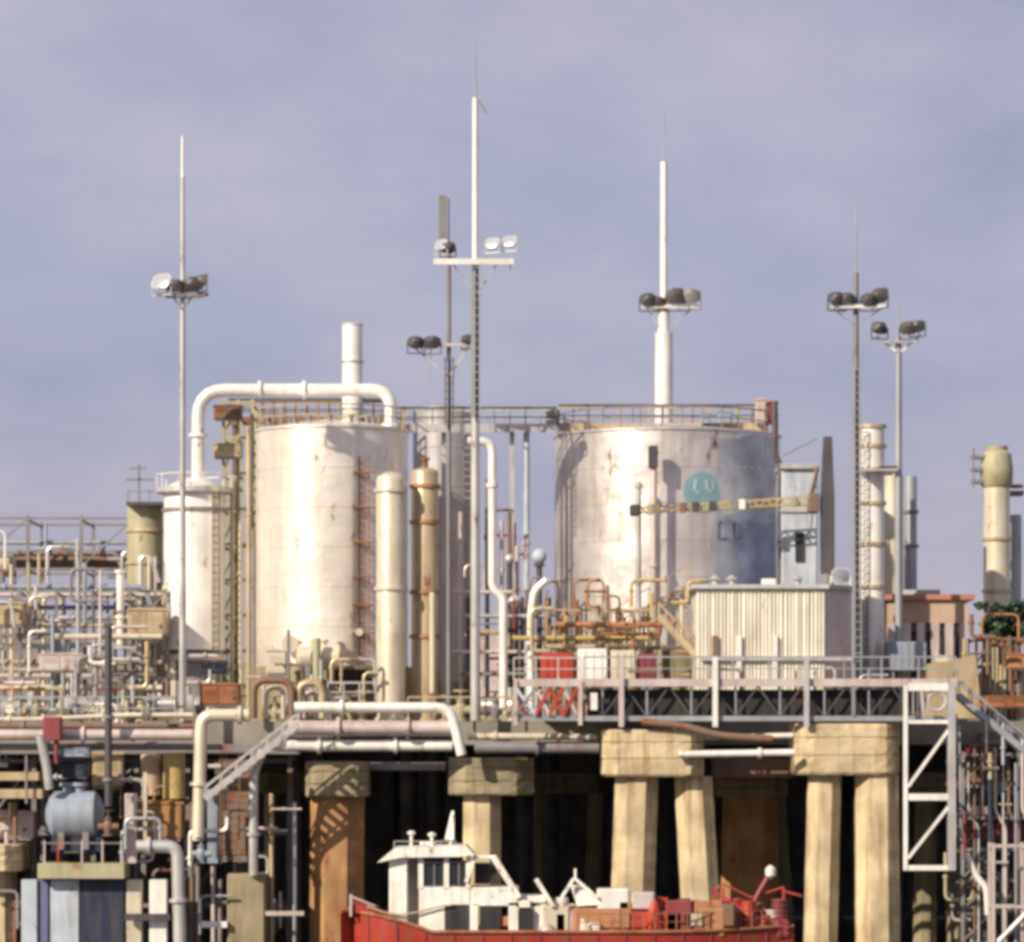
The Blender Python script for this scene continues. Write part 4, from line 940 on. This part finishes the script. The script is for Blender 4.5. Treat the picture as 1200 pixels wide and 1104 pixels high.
tree('dark leafy tree below the column with the bulging head', 1180, 24, 708, 745, 62, 3)
tree('low leafy tree behind the scaffold at the right edge, further right', 1250, 30, 690, 760, 60, 5)

# distant plant behind everything so gaps never look empty
for i,(x0,x1,y0,mm) in enumerate(((-60,60,735,'mgrey'),(560,650,745,'pinkg'),(100,300,775,'deckc'),(1085,1230,790,'brown'))):
    tag(MB().pb(x0,y0,x1,870,70,10,.1).build('far_shed', X[mm], None, False), ['grey','pinkish','long dark','brown'][i]+' far shed seen low behind the pipework '+['at the left edge','between the big tanks','behind the domed vessel','at the right edge'][i], 'shed')

# ------------------------------------------------------------------ lower left works
tag(MB().pb(-40,905,46,915,1,2.,.04).build('low_beam', X['tan'], None, False), 'upper of the two tan beams at the left edge under the deck', 'beam')
tag(MB().pb(-40,925,50,936,.6,2.,.04).build('low_beam', X['tan'], None, False), 'lower of the two tan beams at the left edge under the deck', 'beam')
ebox('pinkg',-40,950,40,985,2.6,1.5,'pinkish box below the tan beams at the left edge')
pipe('pale leaning pipe left of the blue grey tank', [(47,862,-.4),(55,900,-.4),(58,925,-.4)], 5.5, 'lgrey', .3, name='leaning_pipe')
pipe('thin red pipe stub above the pale leaning pipe', [(66,842,-.2),(66,895,-.2)], 3, 'maroon', .3, name='stub_pipe')
tag(MB().pb(50,840,72,868,-.5,.5,.06).build('valve_box', X['maroon'], None, False), 'dark red valve box on the long pipes at the left', 'box')
t = drum('blue grey rounded tank hung under the left deck edge', 64, 112, 955, 56, .6, 'blueg')
MB().pb(60,970,120,998,.2,1.6).build('cradle', X['navy'], t)
ebox('blueg',70,876,104,888,0,1,'small blue grey box above the rounded tank')
ebox('navy',72,892,102,912,.4,1,'small navy box between the blue grey box and the rounded tank')
q = T('low_platform','olive steel platform below the rounded blue grey tank','platform',tuple(W(95,1030,-.6)))
MB().pb(44,1012,146,1030,-.6,2.4,.03).build('beam', X['olive'], q); 
for x in (52,68,96,120,142): MB().bar(W(x,985,-.5),W(x,1012,-.5),.06).build('post', X['pinkg' if x != 68 else 'red'], q)
MB().bar(W(48,988,-.5),W(145,988,-.5),.05).build('rail', X['mgrey'], q)
fs_ = T('fender_screen','row of tall upright panels in pale blue, navy and cream under the low platform','fender',tuple(W(110,1104,0)))
for (x0,x1,mm,lab) in ((25,44,'pblue','pale blue white panel, left one under the low platform'),(45,57,'purple','narrow violet blue panel between the pale ones'),(59,93,'pblue','broad lavender white panel under the low platform'),(94,146,'navy','almost black navy panel right of the lavender one'),(148,166,'cream','left cream panel right of the navy one'),(175,196,'white','right cream white panel beside the white bent pipe')):
    MB().pb(x0,1031,x1,1150,-.1+rnd(0,.2),.5,.04).build('panel', X[mm], fs_, False, lab)
tag(MB().pb(146,1071,200,1079,-.5,.3,.02).build('low_beam', X['dgrey'], None, False), 'dark crossbar over the cream panels', 'beam')
pipe('white pipe that bends down at the bottom left', [(160,992,-1),(208,992,-1),(212,1150,-1)], 7.5, 'lgrey', .45, ((0,.3),(1,.4)), name='bent_pipe')
tag(MB().pc(177,884,932,24,2.5).build('fuel_drum', X['wallt']), 'peach coloured upright drum under the left deck', 'drum')
tag(MB().pc(204,882,936,26,2.2).build('fuel_drum', X['yellow']), 'pale yellow upright drum under the left deck', 'drum')
ebox('concr',152,938,214,986,1.5,1,'brown box beneath the peach and yellow drums')
tag(MB().pb(146,930,160,1012,.8,.4,.03).build('post', X['pinkg'], None, False), 'pale violet upright post left of the brown box', 'post')
ebox('tan',108,880,145,925,3.2,.5,'tan board left of the peach drum')
pipe('dark vertical pipe crossing the long pipes at the left', [(127,735,-.3),(127,945,-.3)], 4.5, 'dgrey', fl=((0,.5),(0,.85)), name='standpipe')
make_valve('brown',(W(127,0,0).x,-.1,W(0,980,0).z),'brown valve below the dark vertical pipe',None,'dgrey')
make_valve('blueg',(W(236,0,0).x,-.1,W(0,1012,0).z),'blue valve at the foot of the cream bent pipe',None,'dgrey')
tag(MB().pb(168,905,172,1000,.4,.12).build('post', X['cream'], None, False), 'thin cream upright strip before the brown box', 'post')
tag(MB().pb(243,925,256,1012,1,.6,.03).build('post', X['blueg'], None, False), 'blue grey steel post right of the cream bent pipe', 'post')
t = T('steel_ladder','brown rung ladder hanging left of the grey pipe above the concrete block','ladder',tuple(W(272,1010,1))); ladder(t, W(270,0,1).x, 1, W(0,1012,1).z, W(0,885,1).z, 'brown', .7, 'rails_and_rungs')
ebox('brown',252,890,300,1010,3,1.2,'tall brown housing behind the rung ladder')
pipe('grey pipe standing on the olive concrete block', [(308,880,.2),(297,905,.2),(297,1026,.2)], 5.5, 'lgrey', .4, ((1,.6),), name='standpipe')
tag(MB().pb(266,1024,311,1150,.4,2.2,.08).build('mooring_block', X['concd'], None, False), 'olive concrete block at the bottom left', 'block')
tag(MB().pb(311,1068,356,1073,.2,.3).build('low_beam', X['pinkg'], None, False), 'thin pale crossbar right of the olive concrete block', 'beam')
tag(MB().pb(236,1080,266,1087,.1,.4).build('low_beam', X['white'], None, False), 'short white crossbar left of the olive concrete block', 'beam')
for i,(x,y0,mm) in enumerate(((225,940,'brown'),(232,1015,'mgrey'),(250,1015,'pinkg'),(258,1030,'mgrey'),(318,930,'tan'),(345,940,'galv'),(18,940,'brown'),(120,990,'tan'),(8,975,'pinkg'))):
    pipe(['brown, left of the cream bent pipe','grey, beneath the blue valve','pink, left of the olive block','grey, touching the olive block','tan, right of the grey standing pipe','galvanised, near the rust stained pile','brown, under the tan beams','tan, beside the rounded tank','pink, at the left edge'][i].join(['thin hanging pipe (',')']), [(x,y0,1.6),(x,1140,1.6)], 2.8, mm, name='hanging_pipe')
frame('steel_scaffold', 'dark steel bracing under the left deck behind the drums', -20, 340, 886, 1140, 5.5, 3, 6, 3, 'mgrey', .2)

def tangle(n, xr, yr, Yr, tones, what, group, rw=(1.2,2.8), hang=None, seed=1):
    rs = random.Random(seed); out = []
    for i in range(n):
        x, y, Y = rs.uniform(*xr), rs.uniform(*yr), rs.uniform(*Yr); pts = [(x,y,Y)]; horiz = rs.random() < .5
        if hang: pts = [(x,hang,Y),(x,y,Y)]; horiz = True
        for j in range(rs.choice((1,2,2,3))):
            if horiz: x += rs.choice((-1,1))*rs.uniform(10,45)
            else: y += rs.choice((-1,1))*rs.uniform(14,60)
            x = max(xr[0]-20, min(xr[1]+20, x)); y = max(yr[0]-25, min(yr[1]+25, y)); horiz = not horiz
            if (abs(x-pts[-1][0])+abs(y-pts[-1][1])) > 4: pts.append((x,y,Y))
        if len(pts) < 2: continue
        mm = rs.choice(tones); q = [W(*p) for p in pts]; rad = m(rs.uniform(*rw), Y); b = MB().tube(fillet(q,.25,3), rad, 8)
        for a_, c_ in zip(q[:-1], q[1:]):
            if (c_-a_).length > .8: d = (c_-a_).normalized(); mid = a_.lerp(c_, rs.uniform(.3,.7)); b.tube([mid-d*.04, mid+d*.04], rad*1.7, 8)
        o = b.build('bent_pipe', X[mm]); o['px'] = min(p[0] for p in pts); o['tone'] = TONE[mm]; o['category'] = 'pipe'; out.append(o)
    number(out, what, group)
tangle(36, (0,340), (890,1090), (-.9,4.5), ['lgrey','mgrey','white','brown','lgrey','pinkg','tan','lgrey','galv'], 'bent pipe in the tangle under the left deck', 'bent pipes under the left deck', seed=4)
tangle(30, (0,300), (745,835), (3.6,10), ['cream','lgrey','pinkg','white','lgrey','mgrey','white','tan'], 'bent pipe on the left deck', 'bent pipes on the left deck', seed=5)
tangle(22, (0,180), (640,745), (12,24), ['lgrey','pinkg','galv','lgrey','blueg','mgrey','white'], 'bent pipe up in the left pipe rack', 'bent pipes up in the left pipe rack', seed=8)
tangle(26, (1128,1200), (870,1090), (.4,5), ['mgrey','brown','lgrey','pinkg','dgrey','maroon','galv','olive'], 'bent pipe in the tangle below the right gangway', 'bent pipes below the right gangway', seed=6)
tangle(24, (560,650), (620,835), (8,15), ['pinkg','brown','lgrey','mgrey','maroon','tan'], 'bent pipe between the two big tanks', 'bent pipes between the two big tanks', (1,2.2), seed=9)
tangle(38, (640,815), (705,795), (7.5,11), ['orange','rustm','tan','cream','brown','orange','yellow'], 'bent pipe before the emblem tank', 'bent pipes before the emblem tank', (1.2,2.6), seed=10)
tangle(14, (690,1050), (808,836), (.9,1.8), ['mgrey','brown','lgrey','galv'], 'bent pipe inside the truss catwalk', 'bent pipes inside the truss catwalk', (1,2), seed=12)
tangle(16, (310,480), (798,835), (4,7), ['lgrey','brown','tan','mgrey','cream'], 'bent pipe at the foot of the white tank', 'bent pipes at the foot of the white tank', (1.2,2.6), seed=13)
tangle(16, (1085,1200), (745,835), (9,14), ['brown','tan','mgrey','rustm','orange','cream'], 'bent pipe by the rusty frame', 'bent pipes by the rusty frame', (1.2,2.6), seed=14)
# ------------------------------------------------------------------ workboat
def boat():
    Y0 = -9.; t = T('workboat', 'red hulled workboat with a white wheelhouse moored before the piers', 'boat', (W(660,0,-7).x, -7, 0))
    zs = lambda py: W(0,py,Y0).z
    xl, xr = W(398,0,Y0).x, W(935,0,Y0).x; L_ = xr-xl; cy = -6.6; hb = 2.4
    def sec(u):            # half breadth, sheer height
        b_ = hb*(min(1,(u/.10)**.5) if u < .10 else (1 if u < .6 else max(.06,1-((u-.6)/.4)**2.0)))
        if u < .02: b_ = max(b_, hb*.75)
        sh = zs(1091)+(.72*(1-(u/.2)**2) if u < .2 else 0)+(.12*((u-.7)/.3)**2 if u > .7 else 0)
        return b_, sh
    rg = []; N = 40
    for i in range(N+1):
        u = i/N; b_, sh = sec(u); x = xl+L_*u
        rg.append([(x,cy-b_,sh),(x,cy-b_*.97,sh*.5),(x,cy-b_*.8,0),(x,cy-b_*.3,-.9),(x,cy+b_*.3,-.9),(x,cy+b_*.8,0),(x,cy+b_*.97,sh*.5),(x,cy+b_,sh),(x,cy+b_*.94,sh),(x,cy+b_*.94,sh-.5),(x,cy-b_*.94,sh-.5),(x,cy-b_*.94,sh)])
    MB().loft(rg).build('hull', X['hull'], t)
    q = MB(); q.tube([Vector((xl+L_*i/N, cy-sec(i/N)[0]-.03, sec(i/N)[1]-.04)) for i in range(N+1)], .07, 8); q.build('rubbing_strake', X['rustm'], t)
    sm_ = MB()
    for i in range(1,16):
        u = i/16; b_, sh = sec(u); x = xl+L_*u; sm_.bar((x,cy-b_-.012,sh-.12),(x,cy-b_*.985-.012,sh*.5),.05,.03)
    sm_.build('plate_seam', X['maroon'], t)
    # tyres along the side
    for i in range(2):
        u = .42+i*.36; b_, sh = sec(u); c = (xl+L_*u, cy-b_-.12, sh-.95); MB().ring(c,.34,.13,16,'Y').build('tyre_fender', X['black'], t)
    Yc = -8.3
    # wheelhouse
    wh = MB(); wh.pb(491,1040,552,1098,Yc,2.8,.05); wh.pb(456,1000,478,1098,Yc,2.8,.05); wh.pb(478,1000,491,1098,Yc+1.2,1.6)
    for x in (493,523,549): wh.pb(x-3,1002,x+3,1042,Yc,.2)
    wh.pb(552,1040,608,1062,Yc,2.8,.05); wh.pb(548,1060,560,1098,Yc,2.7); wh.pb(596,1058,608,1098,Yc,2.7)
    wh.build('wheelhouse', X['boatw'], t, False)
    gl = MB().pb(492,1008,550,1041,Yc+.1,2.5); gl.build('window_glass', X['glass'], t, False)
    rf = MB(); a0, a1 = W(444,1006,Yc-.3), W(552,996,Yc-.3)
    rf.loft([[W(442,1011,Yc-.3),W(462,994,Yc-.3),W(546,991,Yc-.3),W(556,1002,Yc-.3),W(540,1004,Yc-.3),W(470,1005,Yc-.3)],
             [v_+Vector((0,3.3,0)) for v_ in (W(442,1011,Yc-.3),W(462,994,Yc-.3),W(546,991,Yc-.3),W(556,1002,Yc-.3),W(540,1004,Yc-.3),W(470,1005,Yc-.3))]])
    rf.build('wheelhouse_roof', X['boatw'], t, False)
    # raked frame in front
    fr = MB()
    for yy in (Yc, Yc+2.4):
        fr.bar(W(578,1004,yy),W(608,1052,yy),.22); fr.bar(W(555,1004,yy),W(582,1004,yy),.12); fr.bar(W(546,1034,yy),W(556,1004,yy),.14)
    fr.bar(W(578,1004,Yc),W(578,1004,Yc+2.4),.1); fr.build('windscreen_frame', X['boatw'], t)
    MB().pb(556,1012,582,1036,Yc+.6,1.2).build('console', X['black'], t)
    cb = MB().pb(604,1055,622,1064,Yc,2.6,.04).pb(608,1050,640,1058,Yc+.3,2,.03); cb.pb(622,1062,646,1098,Yc+.2,2); cb.build('low_cabin', X['boatw'], t, False)
    for c_ in ((521,1060,547,1098),(562,1062,586,1098),(607,1066,625,1098)): MB().pb(*c_,Yc-.03,.3).build('cabin_opening', X['black'], t, False)
    MB().pt([(528,992,Yc+1),(530,955,Yc+1)],2,.1,8).build('signal_mast', X['boatw'], t)
    MB().loft([[W(521,984,Yc+.9),W(532,984,Yc+.9),W(532,984,Yc+1.2),W(521,984,Yc+1.2)],[W(529,950,Yc+1),W(532,950,Yc+1),W(532,950,Yc+1.1),W(529,950,Yc+1.1)]]).build('mast_fairing', X['boatw'], t)
    for x, y in ((482,977),(506,979)): MB().pt([(x,995,Yc+1),(x,y,Yc+1)],1.8,.1,8).lathe(W(x,0,Yc+1).x,Yc+1,[(.12,W(0,y+2,Yc).z),(.16,W(0,y-1,Yc).z),(.04,W(0,y-3,Yc).z)],8).build('antenna', X['boatw'], t)
    # davits and awning frames amidships
    aw = MB()
    for yy in (Yc, Yc+1.6):
        aw.bar(W(628,1030,yy),W(648,1062,yy),.16); aw.bar(W(654,1058,yy),W(672,1030,yy),.12); aw.bar(W(674,1030,yy),W(700,1052,yy),.12)
    aw.bar(W(673,1030,Yc),W(673,1030,Yc+1.6),.1); aw.bar(W(674,1018,Yc+.8),W(674,1030,Yc+.8),.08); aw.build('awning_frame', X['boatw'], t)
    rs = random.Random(21)
    for i in range(96):
        px_ = rs.uniform(618,915); hb_ = sec(max(0,min(1,(px_-398)/537+.02)))[0]*.72; Yq = -6.6+rs.uniform(-1,.6)*hb_; z0 = W(0,1100,-8).z; top = rs.uniform(.45,1.5)*(1.1 if px_ < 720 else 1)
        mm = rs.choice(['boatw','boatw','cream','pinkg','orange'] if px_ < 730 else ['red','maroon','orange','rustm','red','pinkg','maroon','red']); p_ = W(px_,0,Yq); kd = rs.choice(('crate','rope_coil','deck_drum','sack'))
        q = MB(); w_ = rs.uniform(.18,.42)
        if kd == 'crate':
            q.cbox(p_.x-w_,p_.x+w_,Yq-w_,Yq+w_,z0,z0+top,.04)
            for j in range(3): q.box(p_.x-w_-.02,p_.x+w_+.02,Yq-w_-.03,Yq-w_-.002,z0+top*(.15+.28*j),z0+top*(.3+.28*j))
        elif kd == 'rope_coil':
            for j in range(int(top/.1)): q.ring((p_.x,Yq,z0+.06+j*.1), w_*(.9+.1*(j % 2)), .055, 14, 'Z')
        elif kd == 'deck_drum': q.lathe(p_.x,Yq,[(.24,z0),(.26,z0+top*.3),(.24,z0+top*.34),(.26,z0+top*.64),(.24,z0+top*.68),(.24,z0+top)],12)
        else:
            q.loft([[(p_.x+w_*f_*math.cos(a_*math.pi/5)*rs.uniform(.85,1.1),Yq+w_*f_*math.sin(a_*math.pi/5)*rs.uniform(.85,1.1),z0+top*h_) for a_ in range(10)] for f_,h_ in ((.9,0),(1.1,.25),(1,.6),(.5,.9),(.15,1))])
        q.build(kd, X[mm], t)
    wf = MB()
    for x0 in (493,508,523,537): wf.pb(x0,1010,x0+1.5,1040,Yc+.05,.06)
    wf.pb(493,1010,549,1011.5,Yc+.04,.06); wf.pb(493,1038,549,1040,Yc+.04,.06); wf.build('window_frame', X['mgrey'], t, False)
    hr_ = MB()
    for x in (462,480,498,516,534): hr_.bar(W(x,994,Yc),W(x,986,Yc),.035)
    hr_.bar(W(462,986,Yc),W(534,986,Yc),.035); hr_.build('roof_handrail', X['lgrey'], t)
    MB().tube([W(492,989,Yc+1.2),W(512,989,Yc+1.2)],.09,10).build('radar_bar', X['boatw'], t)
    MB().tube([W(430,1062,Y0+.6)]+[W(430+i_*20,1062+8*math.sin(i_*.9)+i_*1.2,Y0+.55) for i_ in range(1,6)],.04,6).build('mooring_rope', X['tan'], t)
    cv = MB().loft([[W(686,1040,Yc+.4),W(706,1060,Yc+.1),W(676,1062,Yc+.1),W(672,1038,Yc+.3)],[W(684,1038,Yc+1.5),W(702,1060,Yc+1.5),W(676,1062,Yc+1.5),W(668,1036,Yc+1.5)]]); cv.build('tarpaulin', X['boatw'], t, False)
    for (x0,y0,x1,y1,mm,dp) in ((636,1062,668,1098,'cream',1.6),(700,1042,738,1066,'white',1.4),(740,1046,768,1066,'pinkg',1.2),(672,1064,730,1098,'orange',1.5),(735,1068,800,1098,'red',1.5),(780,1056,812,1098,'maroon',1),(820,1064,850,1098,'orange',1.2),(724,1056,742,1098,'orange',1),(650,1070,664,1098,'rustm',.8),(566,1074,600,1086,'orange',.9),(800,1070,826,1086,'cream',.8),(846,1060,862,1086,'brown',1)):
        MB().pb(x0,y0,x1,y1,Yc+.1,dp,.08).build('deck_gear', X[mm], t, False)
    q = MB()
    for i in range(18):
        u = .52+i*.024; b_, sh = sec(u); x = xl+L_*u; q.bar((x,cy-b_*.96,sh-.05),(x,cy-b_*.96,sh+.62),.045)
        if i: q.bar(px0,(x,cy-b_*.96,sh+.62),.04); q.bar((px0[0],px0[1],px0[2]-.3),(x,cy-b_*.96,sh+.32),.03)
        px0 = (x,cy-b_*.96,sh+.62)
    q.build('bulwark_railing', X['rustm'], t)
    q = MB().bar(W(411,1048,Y0+.6),W(411,1074,Y0+.6),.09).bar(W(411,1050,Y0+.6),W(440,1062,Y0+.6),.06); q.build('stern_post', X['pinkg'], t)
    MB().loft([[W(412,1060,Y0+.7),W(444,1062,Y0+.7),W(444,1070,Y0+.7),W(410,1070,Y0+.7)],[W(412,1052,Y0+3),W(444,1062,Y0+3),W(444,1070,Y0+3),W(410,1070,Y0+3)]]).build('stern_board', X['red'], t, False)
    # winch and davit forward
    q = MB().pt([(872,1098,-6.8),(886,1052,-6.8),(902,1024,-6.8)],3,.2,10); q.build('davit', X['maroon'], t)
    q = MB().pc(874,1062,1098,24,-6.9,14).pc(898,1072,1098,18,-6.7,12); q.build('winch', X['maroon'], t)
    MB().lathe(W(903,0,-6.8).x,-6.8,[(.05,W(0,1030,-6.8).z),(.2,W(0,1026,-6.8).z),(.2,W(0,1018,-6.8).z),(.05,W(0,1014,-6.8).z)],10).build('davit_head', X['boatw'], t)
    for i in range(9):
        x = 690+i*24+rnd(-6,6); p_ = W(x,1098,-6.9+rnd(-.4,.3)); h_ = rnd(.7,1.4); q = MB().lathe(p_.x,p_.y,[(.26,p_.z),(.28,p_.z+h_*.3),(.26,p_.z+h_*.33),(.28,p_.z+h_*.6),(.26,p_.z+h_*.65),(.26,p_.z+h_),(.22,p_.z+h_+.02)],14)
        q.build('deck_drum', X[random.choice(['rustm','orange','maroon','red','tan'])], t)
    q = MB().tube([W(836,1044,-6.7),W(848,1036,-6.7),W(880,1052,-6.7),W(918,1040,-6.7)],.05,6)
    for x in (836,848,918): q.bar(W(x,1040,-6.7),W(x,1098,-6.7),.1)
    q.bar(W(836,1044,-6.7),W(862,1060,-6.7),.08); q.bar(W(918,1044,-6.7),W(940,1050,-6.7),.08); q.build('bow_frame', X['red'], t)
boat()
